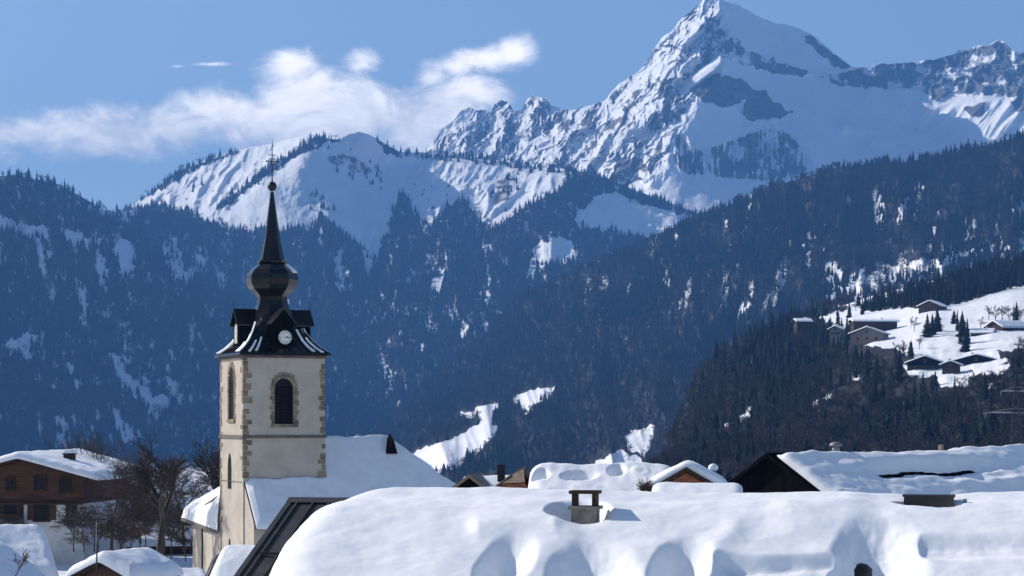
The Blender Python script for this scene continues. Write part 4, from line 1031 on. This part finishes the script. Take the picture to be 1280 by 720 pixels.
# ---- barn with a black gable, right
Yb = 100.0; apex = at(957, 566, Yb); rb = math.radians(40)
cb_, sb_ = math.cos(rb), math.sin(rb); Lb = 25.0; 
ctr = Vector((apex.x + cb_ * (Lb / 2 + .5), apex.y + sb_ * (Lb / 2 + .5), apex.z - .18))
def barn_th(X, Y):
    # slid off the ridge, thick bolsters lower down, one torn crack
    wv = .25 * fbm(X * .35, X * 0 + 2, 3, 131)
    t = .04 + .4 * sstep(13.2, 14.5, X + Lb / 2) + .8 * sstep(-.2, -.8, Y + wv * .6) + .25 * fbm(X * .5, Y * .9, 3, 132)
    xc = X + Lb / 2
    cy_ = Y + 2.0 + .10 * np.sin(xc * 1.3) + .12 * fbm(xc * 1.5, xc * 0, 3, 136)
    t = t * (1 - .8 * sstep(.1, -.1, cy_) * sstep(-1.0, -.4, cy_) * sstep(4.2, 5.4, xc) * sstep(15, 13.4, xc))
    crack = np.exp(-(cy_ / .30) ** 2) * sstep(4.8, 5.8, xc) * sstep(14.4, 13.0, xc)
    t = t * (1 - 1.3 * crack) + .25 * np.exp(-((Y + 1.35) / .35) ** 2) * sstep(4, 6, xc) * sstep(14.5, 13, xc)
    low = np.exp(-((Y + 3.4 + .03 * xc) / .4) ** 2) * sstep(8.5, 10, xc); hump = sstep(17.0, 18.0, xc) * np.exp(-((Y + 3.2) / .6) ** 2)
    return np.maximum(t + .35 * low + .75 * hump, -.1)
barn, broof, bwall, bgab, bi = gable_house('barn', 'dark barn with a black gable beside a torn snow covered roof', 'barn', ctr, rb, Lb, 10.4, 4.5, 30, .55, 'black_board', 'black_board', 'black_board', .7, .45, edge=.5, seed=21, nx=220, ny=150, snow_trim=(.55, 0, 0, .0), thf=barn_th, rough=.1, upper=.6)
m = MB(); x_ = to_b = None
def barn_local(px, Y): 
    v = Vector((sx(px, Y), Y, 0)) - Vector((ctr.x, ctr.y, 0)); return v.x * cb_ + v.y * sb_
xv = -Lb / 2 + 4.0
pr_ = (1045 - CX) / F; xs_ = (pr_ * ctr.y - ctr.x) / (cb_ - pr_ * sb_)
m.tube((xs_, 0, .1), (xs_, 0, .45), .20, .20, 10); m.rings([[(xs_ + math.cos(k * .628) * r, math.sin(k * .628) * r, z) for k in range(10)] for z, r in ((.45, .30), (.52, .34), (.62, .28), (.68, .1))]); m.build('vent_cowl', 'grey_metal', broof, True)
pr_ = (1176 - CX) / F; xs_ = (pr_ * ctr.y - ctr.x) / (cb_ - pr_ * sb_)
m = MB(); m.box((xs_, 0, .3), (.2, .2, .35)); m.build('vent_pipe', 'tan_shingle', broof)

# ---- roofs between the near house and the barn
p = at(743, 585.5, 86)
def d1_th(X, Y):
    t = 1 + .0 * X
    for (x, y, r, a) in ((-2.55, -1.0, .42, -.75), (-.95, -1.15, .85, -.62), (.6, -.75, .40, -.8), (1.6, -.9, .5, .1)):
        t = t + a * (1 - sstep(.55, 1.0, np.hypot((X - x) / r, (Y - y) / .55)))
    return np.maximum(t, .08)
h2 = gable_house('house', 'house behind the chimney, low roof with plump pillows of snow', 'house', (p.x + .35, p.y, p.z - .62), math.radians(-4), 5.4, 7.5, 5, 24, .75, 'white_render', 'dark_wood', 'black_board', .5, .25, seed=31, edge=.6, thf=d1_th, nx=110, ny=90)
m = MB(); m.box((1.35, .35, .56), (3.2, .5, .25)); m.box((1.35, .3, .70), (3.4, .6, .05)); m.build('ridge_hood', 'black_board', h2[1])
p = at(862, 588.5, 82)
h3 = gable_house('shed', 'small brown gabled shed under two mounds of snow', 'shed', (p.x + .0, p.y + 1.2, p.z - .02), math.radians(84), 3.0, 2.6, 2.2, 30, .34, 'brown_board', 'red_board', 'dark_wood', .25, .15, seed=33, edge=.35, rough=.2, nx=40, ny=40, snow_trim=(.3, 0, 0, 0))
p = at(860, 600, 78)
sd_ = gable_house('lean_to', 'long low snow roof in front of the small brown shed', 'shed', (p.x + .4, p.y + .5, p.z - .50), math.radians(-6), 2.8, 4.0, 2.5, 16, .26, 'brown_board', 'dark_wood', 'dark_wood', .3, .2, seed=37, edge=.4, rough=.2, nx=70, ny=40)
ch_ = thing('chimney_pipe', 'thin grey chimney pipe capped with snow beside the brown shed', 'chimney', at(891.5, 600, 84))
m = MB(); m.tube((0, 0, -1.5), (0, 0, .42), .13, .13, 10); m.build('pipe', 'grey_metal', ch_, True)
m = MB(); m.rings([[(math.cos(k * .628) * r, math.sin(k * .628) * r, z) for k in range(10)] for z, r in ((.40, .17), (.44, .2), (.56, .2), (.64, .12), (.67, .03))]); m.build('snow_cap', 'snow', ch_, True)
p = at(657, 586, 92)                                # steep reddish half-hipped gable
hh = thing('half_hipped_house', 'house with a steep reddish half hipped gable and tan shingles', 'house', p, math.radians(0))
k_ = 92 / F
def hp(px, py, y): return ((px - 657) * k_, y, (586 - py) * k_)
m = MB(); m.prism([hp(617, 613, 0), hp(662, 613, 0), hp(655, 603, 0), hp(627, 604, 0)], (0, 2.5, 0)); m.build('gable_boards', 'red_board', hh)
m = MB(); m.add([hp(627, 604, -.25), hp(656, 602.5, -.25), hp(655, 587, 1.2), hp(640, 594.5, .6)], [(0, 1, 2, 3)]); m.add([hp(627, 605.2, -.25), hp(656, 604, -.25), hp(655, 588.5, 1.2), hp(640, 596, .6)], [(0, 1, 2, 3)]); m.build('hip_roof', 'tan_shingle', hh)
m = MB()
m.prism([hp(655, 586, 1.0), hp(657, 585, 1.0), hp(668, 613, -.3), hp(664, 613, -.3)], (0, 3, 0)); m.prism([hp(640, 594, .5), hp(626, 604, -.28), hp(613, 614, -.28), hp(616, 614, -.28), hp(628, 606, -.28), hp(642, 596, .5)], (0, .16, 0)); m.prism([hp(655, 587, 1.2), hp(638, 596, 1.2), hp(608, 618, 1.2), hp(668, 618, 1.2)], (0, 3, 0)); m.build('roof', 'dark_wood', hh)
m = MB(); m.box(hp(626, 594, 3.6), (.36, .4, .8)); m.build('chimney', 'black_iron', hh)
m = MB(); m.box(hp(640, 660, 2.6), (1.9, 4, 3.0)); m.build('wall', 'white_render', hh)
p = at(594, 597, 98)
h5 = gable_house('gabled_hut', 'tiny dark gable just left of the reddish half hipped house', 'hut', (p.x, p.y + 1.2, p.z), math.radians(80), 3, 1.5, 3, 36, .0, 'dark_wood', 'black_board', 'tan_shingle', .25, .2)
p = at(614, 600, 100)
h6 = gable_house('hut', 'hut with a rounded snow roof peeping out left of the reddish gable', 'hut', (p.x, p.y, p.z - .2), 0, 2.2, 3, 3, 25, .35, 'dark_wood', 'dark_wood', 'dark_wood', .2, .2, seed=41, nx=30, ny=30, edge=.3)
m = MB(); rs = random.Random(4); q_ = at(806, 607, 80)
shrub = thing('shrub', 'small dry brown shrub poking through the snow beside the shed', 'shrub', q_)
m = MB()
for k in range(70):
    a = rs.uniform(0, 6.28); d = Vector((math.cos(a) * rs.uniform(.1, 1), math.sin(a) * .5, rs.uniform(.2, 1))).normalized() * rs.uniform(.25, .62); s0 = Vector((rs.uniform(-.15, .15), rs.uniform(-.1, .1), -.2)); m.tube(s0, s0 + d, .018, .006, 4); e_ = s0 + d * .6; m.tube(e_, e_ + Vector((rs.gauss(0, .12), rs.gauss(0, .12), rs.uniform(0, .15))), .009, .004, 3)
m.build('twigs', 'twig_brown', shrub)

# ---- chalet at the left edge
p = at(28, 567, 175)
chal, croof, cwall, cgab, cinf = gable_house('chalet', 'large chalet, dark timber above white walls, snow on its low roof', 'chalet', (p.x + .7, p.y + 7.5, p.z - .55), math.radians(90 - 6), 14, 10.6, 4.6, 15, .62, 'white_render', 'brown_board', 'dark_wood', 1.6, 1.5, seed=51, edge=.9, upper=2.3, nx=80, ny=90)
zf_, ze_c, hw_c, tp_c = cinf
# the gable end faces the viewer: local -x
gx = -7.0
def loc_y(px, Y=175): return -(sx(px, Y) - chal.location.x)
def cz(py, Y=175): return sz(py, Y) - chal.location.z
for px, py, w_, h_, sh in ((22, 640, 1.0, 1.25, 'dark_wood'), (62, 641, 1.3, 1.3, 'brown_board'), (100, 636, .8, 1.2, None)): add_window(cwall, gx, loc_y(px), cz(py), w_, h_, '-x', 'dark_wood', sh)
for px, py, w_, h_ in ((22, 606, .7, .9), (60, 604, .9, 1.1), (92, 606, .8, 1.1)): add_window(cgab, gx - .16, loc_y(px), cz(py), w_, h_, '-x', 'dark_wood')
m = MB(); y_ = loc_y(24); m.box((gx - .5, y_, cz(656)), (1.0, 2.7, .12)); 
for k in range(15): m.box((gx - .97, y_ - 1.28 + k * .183, cz(650)), (.03, .12, .8))
m.box((gx - .97, y_, cz(643.5)), (.06, 2.7, .08)); m.build('balcony', 'dark_wood', chal)
m = MB(); m.box((gx - .35, 0, ze_c - 2.3), (.5, 10.5, .16)); m.build('floor_beam', 'dark_wood', chal)
chimney(croof, 1.0 - 7 + 3, loc_y(94, 180), -.5 - abs(loc_y(94)) * tp_c * .9 + .3, cz(567.5, 180), 1.0, .8, 'dark_wood', .35, False)
# ---- houses behind the bare trees
for nm, lab, px, py, Y, rz, L, Wd, seed in (('timber_house', 'dark house behind the bare trees with a snowy roof', 196, 602, 215, 70, 11, 8, 61), ('small_house', 'dark house with small snowy roof between the oak and the annex', 236, 622, 205, 40, 7, 6, 62), ('low_house', 'white walled low house behind the tree trunk', 188, 655, 190, 15, 9, 7, 63)):
    p = at(px, py, Y)
    g_ = gable_house(nm, lab, 'house', (p.x, p.y + 2, p.z - .4), math.radians(rz), L, Wd, 4.5, 24, .5, 'white_render' if nm == 'low_house' else 'dark_wood', 'dark_wood', 'dark_wood', .7, .6, seed=seed, nx=50, ny=40, upper=.8, snow_trim=(.5, .5, .4, .4))
    add_window(g_[2], -L / 2, .9, g_[4][1] - 1.9, .9, 1.1, '-x'); add_window(g_[2], -.5, -Wd / 2, g_[4][1] - 1.9, 1, 1.2, '-y')
# ---- snowy sheds at the lower left
p = at(2, 655, 118)
s1 = gable_house('long_shed', 'long shed at the lower left, thick snow sliding over its eave', 'shed', (p.x - .9, p.y + 1.5, p.z - .95), math.radians(24), 5.2, 7.5, 3, 30, .75, 'dark_wood', 'dark_wood', 'dark_wood', .5, .3, seed=71, edge=.7, nx=70, ny=80)
p = at(-2, 678, 95)
s2 = gable_house('corner_shed', 'shed in the lower left corner wholly rounded over with snow', 'shed', (p.x - 1.2, p.y + .5, p.z - .95), math.radians(78), 5.5, 6.4, 3, 36, .8, 'dark_wood', 'dark_wood', 'dark_wood', .4, .3, seed=73, edge=.9, nx=60, ny=70)
p = at(143, 690, 112)
s3 = gable_house('log_cabin', 'little brown cabin with a thick loaf of snow below the oak', 'cabin', (p.x + .35, p.y + 1.3, p.z - .62), math.radians(62), 3.4, 3.3, 2.4, 24, .62, 'brown_board', 'brown_board', 'dark_wood', .45, .5, seed=75, edge=.55, nx=60, ny=60)
p = at(222, 712, 118)
s4 = gable_house('woodshed', 'low snow heaped woodshed in front of the church annex', 'shed', (p.x, p.y + .5, p.z - .5), math.radians(20), 2.4, 2.6, 2, 18, .45, 'dark_wood', 'dark_wood', 'dark_wood', .3, .2, seed=77, edge=.5, nx=40, ny=40)
p = at(300, 684, 96)
s5 = gable_house('lean_to', 'snow mounded shed under the church tower with a bare ribbed verge', 'shed', (p.x + .3, p.y + .8, p.z - .58), math.radians(-8), 2.9, 4.6, 3, 30, .58, 'dark_wood', 'dark_wood', 'seam_metal', .4, .1, seed=79, edge=.5, nx=50, ny=70, snow_trim=(.35, 0, 0, 0))
m = MB(); 
for k in range(3): m.prism([(-1.62 + k * .2, -.1, .14), (-1.56 + k * .2, -.1, .14), (-1.56 + k * .2, -.1, .24), (-1.62 + k * .2, -.1, .24)], (0, -2.4, -2.4 * math.tan(math.radians(30))))
m.build('roof_batten', 'grey_metal', s5[1])

# ---- street lamp, pylon
lamp = thing('street_lamp', 'thin dark street lamp pole in front of the snowy cabin', 'street lamp', (sx(121, 108), 108, -12))
m = MB(); zt_ = sz(652, 108) + 12; m.tube((0, 0, 0), (0, 0, zt_), .06, .035, 8); m.build('pole', 'black_iron', lamp, True)
m = MB(); m.tube((0, 0, zt_), (.28, 0, zt_ + .12), .025, .02, 6); m.build('arm', 'black_iron', lamp); m = MB(); m.box((.36, 0, zt_ + .12), (.3, .14, .08)); m.build('lamp_head', 'black_iron', lamp, bevel=.02)
pyl = thing('pylon', 'lattice electricity pylon with snowy cross arms at the right edge', 'pylon', (sx(1270, 420), 420, sz(610, 420)))
kz = lambda py: sz(py, 420) - sz(610, 420)
m = MB(); ht = kz(482)
def leg(a, b, z): t = z / ht; w_ = 1.6 * (1 - t) + .35 * t; return (a * w_, b * w_, z)
for a in (-1, 1):
    for b_ in (-1, 1): m.tube(leg(a, b_, 0), leg(a, b_, ht), .07, .05, 4)
zz = 0
while zz < ht - .8:
    z2 = min(ht, zz + 2.2)
    for a, b_, c, d in ((-1, -1, 1, -1), (1, -1, 1, 1), (1, 1, -1, 1), (-1, 1, -1, -1)): m.tube(leg(a, b_, zz), leg(c, d, z2), .035, .035, 3); m.tube(leg(c, d, zz), leg(a, b_, z2), .035, .035, 3)
    zz = z2
m.build('mast', 'black_iron', pyl)
for py, hl in ((489, 3.2), (516, 6.6)):
    z_ = kz(py); m = MB()
    for b_ in (-.35, .35): m.tube((-hl, 0, z_), (0, b_, z_ + .0), .08, .08, 4); m.tube((hl, 0, z_), (0, b_, z_), .08, .08, 4)
    m.tube((-hl, 0, z_), (0, 0, z_ + 1.0), .06, .06, 4); m.tube((hl, 0, z_), (0, 0, z_ + 1.0), .06, .06, 4)
    arm = m.build('cross_arm', 'grey_metal', pyl)
    m = MB(); m.box((-hl * .45, 0, z_ + .13), (hl * .6, .25, .07)); m.box((hl * .5, 0, z_ + .13), (hl * .5, .25, .06)); m.build('arm_snow', 'snow', arm, bevel=.08)
    for s in (-1, 1): m = MB(); m.tube((s * hl * .95, 0, z_ - .05), (s * hl * .95, 0, z_ - 1.1), .09, .05, 6); m.build('insulator', 'grey_metal', arm)

# ---- chalets of the hamlet on the hill
for i, (nm, lab, px, py, Y, rz, L, Wd, hgt, pit, wm, gm, sn) in enumerate((
    ('chalet', 'brown chalet standing alone highest on the snowy field', 1166, 377, 1210, 62, 14, 13, 4.5, 24, 'brown_board', 'brown_board', .6),
    ('long_barn', 'long low barn with a flat snowy roof below the lone brown chalet', 1092, 400, 1130, 4, 24, 9, 3.0, 12, 'dark_wood', 'dark_wood', .6),
    ('pale_chalet', 'pale fronted chalet with a snowy roof below the long low barn', 1087, 410, 1060, 70, 15, 17, 4.5, 20, 'tan_shingle', 'chimney_block', .6),
    ('wide_chalet', 'dark chalet with wide white roof, left of the two on the field edge', 1157, 446, 900, 75, 12, 15, 3.5, 20, 'dark_wood', 'black_board', .6),
    ('wide_chalet', 'dark chalet with wide white roof, right of the two on the field edge', 1222, 444, 900, 72, 12, 20, 3.5, 15, 'dark_wood', 'black_board', .6),
    ('hay_hut', 'small hut with white roof between the two wide dark chalets', 1189, 452, 880, 70, 5, 7, 3, 20, 'dark_wood', 'dark_wood', .5),
    ('farmhouse', 'farmhouse under a big white roof behind the field spruces', 1176, 413, 1070, 20, 15, 12, 3, 26, 'chimney_block', 'dark_wood', .7),
    ('farmhouse', 'farmhouse half hidden at the right edge with arched snowy roof', 1258, 402, 1010, 30, 16, 12, 4, 26, 'dark_wood', 'dark_wood', .7),
    ('barn', 'low dark barn with white roof left of the right edge farmhouse', 1228, 412, 1000, -20, 10, 9, 4, 20, 'dark_wood', 'dark_wood', .6),
    ('cottage', 'cottage with a small white roof at the left end of the hamlet', 1003, 399, 1290, 10, 9, 7, 1.5, 22, 'dark_wood', 'dark_wood', .6),
    ('cottage', 'pale cottage just left of the pale fronted chalet', 1047, 408, 1180, 60, 7, 7, 2.0, 24, 'chimney_block', 'tan_shingle', .5))):
    p = at(px, py, Y)
    g_ = gable_house(nm, lab, 'chalet' if 'chalet' in nm else ('barn' if 'barn' in nm else 'house'), (p.x, p.y, p.z), math.radians(rz), L, Wd, hgt, pit, sn, wm, gm, 'dark_wood', 1.2, 1.2, seed=200 + i, nx=26, ny=26, edge=.8, upper=1.2, snowm='far_snow', base=-6)
    zf2, ze2, hw2, tp2 = g_[4]
    for s in (-.28, 0, .28): add_window(g_[2], -L / 2, s * Wd, ze2 - 2.6, 1.2, 1.3, '-x', 'tan_shingle')
    add_window(g_[3], -L / 2 - .06, 0, ze2 * .5 - .6, 1.2, 1.2, '-x', 'tan_shingle')
    chimney(g_[1], L * .2, Wd * .12, -Wd * .12 * tp2, 1.0, .9, .9, 'chimney_block', .3, False)

# ---- bare trees by the church
def big_tree(name, label, px, pyb, Y, height, seed, spread=.6, mat='twig', lev=6, up=.3, cat='tree', group=None, lean=0, r0=.3, first=.34, nb=(3, 5), crown_start=3, side=.92):
    r = random.Random(seed); T_ = MB(); C_ = MB(); segs = []
    def br(p, d, L, rad, l):
        n = 3; q = p
        for i in range(n):
            j_ = .04 if l == 0 else .13; dd = (d + Vector((r.gauss(0, j_), r.gauss(0, j_), r.gauss(0, .06)))).normalized()
            q2 = q + dd * L / n; r1 = rad * (1 - .13 * (i + 1)); segs.append((l, q.copy(), q2.copy(), rad * (1 - .13 * i), r1)); q = q2; d = dd
            if l < lev and i >= (1 if l == 0 else 0):
                for k in range(r.randint(*nb) if i == n - 1 else (1 if r.random() < side else 0)):
                    sp_ = spread * (1.0 if l < 2 else 1.25)
                    nd = (d + Vector((r.gauss(0, sp_), r.gauss(0, sp_), r.gauss(up * .5, .3)))).normalized()
                    br(q, nd, L * r.uniform(.55, .82), rad * (.62 if i == n - 1 else .45), l + 1)
    br(Vector((0, 0, 0)), Vector((lean, 0, 1)).normalized(), first, .03, 0)
    h = max(s[2].z for s in segs); f = height / h; rf = r0 / .03
    for l, a, b_, ra, rb_ in segs:
        (T_ if l < crown_start else C_).tube(a * f, b_ * f, max(ra * rf, .014 if l < lev else .010), max(rb_ * rf, .008), 6 if l < 2 else 3, False)
    t = thing(name, label, cat, (sx(px, Y), Y, sz(pyb, Y)), 0, group)
    T_.build('trunk', 'bark', t, True); C_.build('crown', mat, t)
    return len(segs)

big_tree('bare_oak', 'big dark bare tree with a forked trunk beside the church', 200, 700, 150, 9.4, 8, .46, 'twig', 6, .2, r0=.34, nb=(2, 3), first=.25, side=.95)
big_tree('bushy_tree', 'brownish bushy bare tree in front of the chalet corner', 140, 700, 158, 9.4, 9, .5, 'twig_brown', 6, .2, r0=.16, nb=(2, 2), first=.24)
big_tree('tall_birch', 'tallest thin grey bare tree rising behind the brownish bushy one', 128, 705, 185, 12.6, 13, .36, 'twig', 6, .5, r0=.2, nb=(2, 2), first=.3)
big_tree('ash_tree', 'bare round crowned tree right above the chalet chimney', 88, 690, 205, 12.2, 17, .4, 'twig', 6, .45, r0=.2, nb=(2, 2), first=.3)
big_tree('bare_maple', 'dense dark bare tree close behind the church tower', 262, 690, 176, 10.2, 23, .45, 'twig', 6, .3, r0=.3, nb=(2, 3), first=.26, side=1)
big_tree('bare_lime', 'wide bare tree between the bushy tree and the oak', 168, 690, 190, 9.6, 27, .5, 'twig_brown', 6, .2, r0=.2, nb=(2, 2), first=.25)
big_tree('young_ash', 'slender bare tree standing between the oak and the church annex', 230, 690, 170, 8.4, 29, .45, 'twig_brown', 6, .2, r0=.16, nb=(2, 2), first=.26)
for i, (x, y, Y, h_) in enumerate(((105, 690, 165, 4.2), (122, 700, 150, 3.6), (150, 690, 168, 4.6), (176, 696, 172, 4.4), (214, 698, 165, 4.2), (238, 692, 178, 4.6), (160, 684, 195, 4.2), (196, 676, 200, 4.0), (226, 684, 190, 3.8), (132, 676, 185, 4.5), (92, 690, 160, 3.4), (112, 676, 182, 5.0), (182, 690, 160, 4.6), (206, 690, 185, 5.2), (246, 690, 195, 5.0), (170, 672, 210, 4.6), (214, 668, 205, 4.6), (150, 704, 150, 3.2), (232, 702, 160, 3.6), (144, 668, 200, 5.4), (188, 664, 215, 5.6), (222, 672, 210, 5.0), (204, 684, 176, 4.0), (164, 700, 156, 3.2), (118, 690, 176, 4.4), (240, 676, 215, 5.6), (176, 680, 186, 4.6))):
    big_tree('bare_bush', 'tangled brown leafless bush between the chalet and the church', x, y, Y, h_, 50 + i, .75, 'twig_brown' if i % 2 else 'twig', 5, .15, cat='bush', r0=.06, nb=(2, 3), first=.16, side=1, group='bushes between the chalet and the church')
big_tree('bare_shrub', 'leafless shrub twigs in the lower left corner', 16, 728, 88, 1.5, 33, .5, 'twig', 3, .6, cat='shrub', lean=.5, r0=.03, first=.3, nb=(2, 3))
# ================================================================== LIGHT, SKY, AIR, CAMERA
EL = math.radians(31); BACK = math.radians(28)
sd = Vector((-math.cos(EL) * math.cos(BACK), math.cos(EL) * math.sin(BACK), math.sin(EL)))     # towards the sun
sun = bpy.data.lights.new('sun', 'SUN'); sun.energy = 4.9; sun.angle = math.radians(.5); sun.color = (1, .93, .83)
so = bpy.data.objects.new('sun', sun); COL.objects.link(so); so.rotation_euler = sd.to_track_quat('Z', 'Y').to_euler(); so.location = sd * 500

w = bpy.data.worlds.new('World'); SC.world = w; w.use_nodes = True
n = N(w); n.n.clear()
out = n.n.new('ShaderNodeOutputWorld'); bg = n.n.new('ShaderNodeBackground'); n.l(bg.outputs[0], out.inputs[0])
sky = n.n.new('ShaderNodeTexSky'); sky.sky_type = 'NISHITA'; sky.sun_disc = False
sky.sun_elevation = EL; sky.sun_rotation = math.atan2(sd.x, sd.y); sky.altitude = 1800; sky.air_density = 1.0; sky.dust_density = 2.2; sky.ozone_density = 1.5
tc = n.n.new('ShaderNodeTexCoord'); D = tc.outputs['Generated']
sep = n.n.new('ShaderNodeSeparateXYZ'); n.l(D, sep.inputs[0])
yy = n.math('MAXIMUM', sep.outputs[1], .02)
u = n.math('DIVIDE', sep.outputs[0], yy); v = n.math('DIVIDE', sep.outputs[2], yy)       # direction towards the mountains
cmb = n.n.new('ShaderNodeCombineXYZ'); n.l(u, cmb.inputs[0]); n.l(n.math('MULTIPLY', v, 1.6), cmb.inputs[1])
uv = cmb.outputs[0]
wn = n.n.new('ShaderNodeTexNoise'); wn.inputs['Scale'].default_value = 16; wn.inputs['Detail'].default_value = 5; n.l(uv, wn.inputs['Vector'])
blobs = [(40, 168, 95, 26), (150, 168, 90, 30), (215, 160, 70, 30), (290, 150, 80, 40), (370, 118, 62, 44), (365, 85, 34, 22), (440, 140, 80, 46), (520, 150, 70, 45), (560, 120, 65, 26), (600, 122, 42, 20), (455, 80, 24, 15), (560, 82, 34, 13), (605, 72, 45, 15), (642, 66, 24, 17), (540, 100, 24, 20),
         (262, 80, 20, 2.2), (222, 83, 9, 2), (-80, 170, 90, 30), (380, 165, 120, 38), (130, 180, 130, 22)]
dens = None
for (x, y, rx, ry) in blobs:
    du = n.math('MULTIPLY', n.math('SUBTRACT', u, (x - CX) / F), F / rx); dv = n.math('MULTIPLY', n.math('SUBTRACT', v, (HY - y) / F), F / ry)
    r2 = n.math('ADD', n.math('MULTIPLY', du, du), n.math('MULTIPLY', dv, dv))
    g = n.math('MULTIPLY', n.math('SUBTRACT', 1.0, n.math('SQRT', r2)), min(1.0, .35 + ry / 45))
    dens = g if dens is None else n.math('SMOOTH_MAX', dens, g, .25)
n1 = n.noise(uv, 26, 10, .66, .4); n2 = n.noise(uv, 9, 4, .5)
dn = n.math('ADD', dens, n.math('MULTIPLY', n.math('SUBTRACT', n1, .5), 2.4))
alpha = n.ramp(dn, -.28, .66, 0, .93)
shade = n.math('ADD', n.math('MULTIPLY', n1, .55), n.math('MULTIPLY', n2, .45))
cl = n.mix(n.ramp(n.math('ADD', shade, n.math('MULTIPLY', n.math('SUBTRACT', v, .155), 3.0)), .36, .60), (8.6, 8.6, 8.8), (16.5, 15.4, 14.2))
tot = n.mix(alpha, sky.outputs[0], cl)
n.l(tot, bg.inputs[0]); bg.inputs[1].default_value = .115

hz = MB(); hz.v = []; 
hx0, hx1, hy0, hy1, hz0, hz1 = -15500, 15500, -130, 12900, -110, 1600
hz.box(((hx0 + hx1) / 2, (hy0 + hy1) / 2, (hz0 + hz1) / 2), (hx1 - hx0, hy1 - hy0, hz1 - hz0))
hm = bpy.data.materials.new('haze_air'); hm.use_nodes = True; MATS['haze_air'] = hm; hn = N(hm); hn.n.clear()
ho = hn.n.new('ShaderNodeOutputMaterial'); pv = hn.n.new('ShaderNodeVolumePrincipled'); hn.l(pv.outputs[0], ho.inputs['Volume'])
pv.inputs['Color'].default_value = (.15, .42, 1.0, 1); pv.inputs['Density'].default_value = 1.05e-4
pv.inputs['Density Attribute'].default_value = ''; pv.inputs['Anisotropy'].default_value = 0.0
hazeo = hz.build('haze', 'haze_air'); tag(hazeo, 'thin blue air over the valley', None, None, 'stuff')

cam = bpy.data.cameras.new('camera'); co = bpy.data.objects.new('camera', cam); COL.objects.link(co); SC.camera = co
co.rotation_euler = (math.radians(90), 0, 0); cam.sensor_width = 36; cam.lens = F / 1280 * 36; cam.shift_y = (HY - 360) / 1280
cam.clip_start = 1; cam.clip_end = 60000
SC.view_settings.view_transform = 'Standard'; SC.view_settings.look = 'None'; SC.view_settings.exposure = 0.36; SC.view_settings.gamma = 1; SC.view_settings.use_curve_mapping = False
SC.cycles.max_bounces = 4; SC.cycles.diffuse_bounces = 3; SC.cycles.glossy_bounces = 2; SC.cycles.volume_bounces = 0; SC.cycles.use_denoising = True
SC.cycles.use_light_tree = False
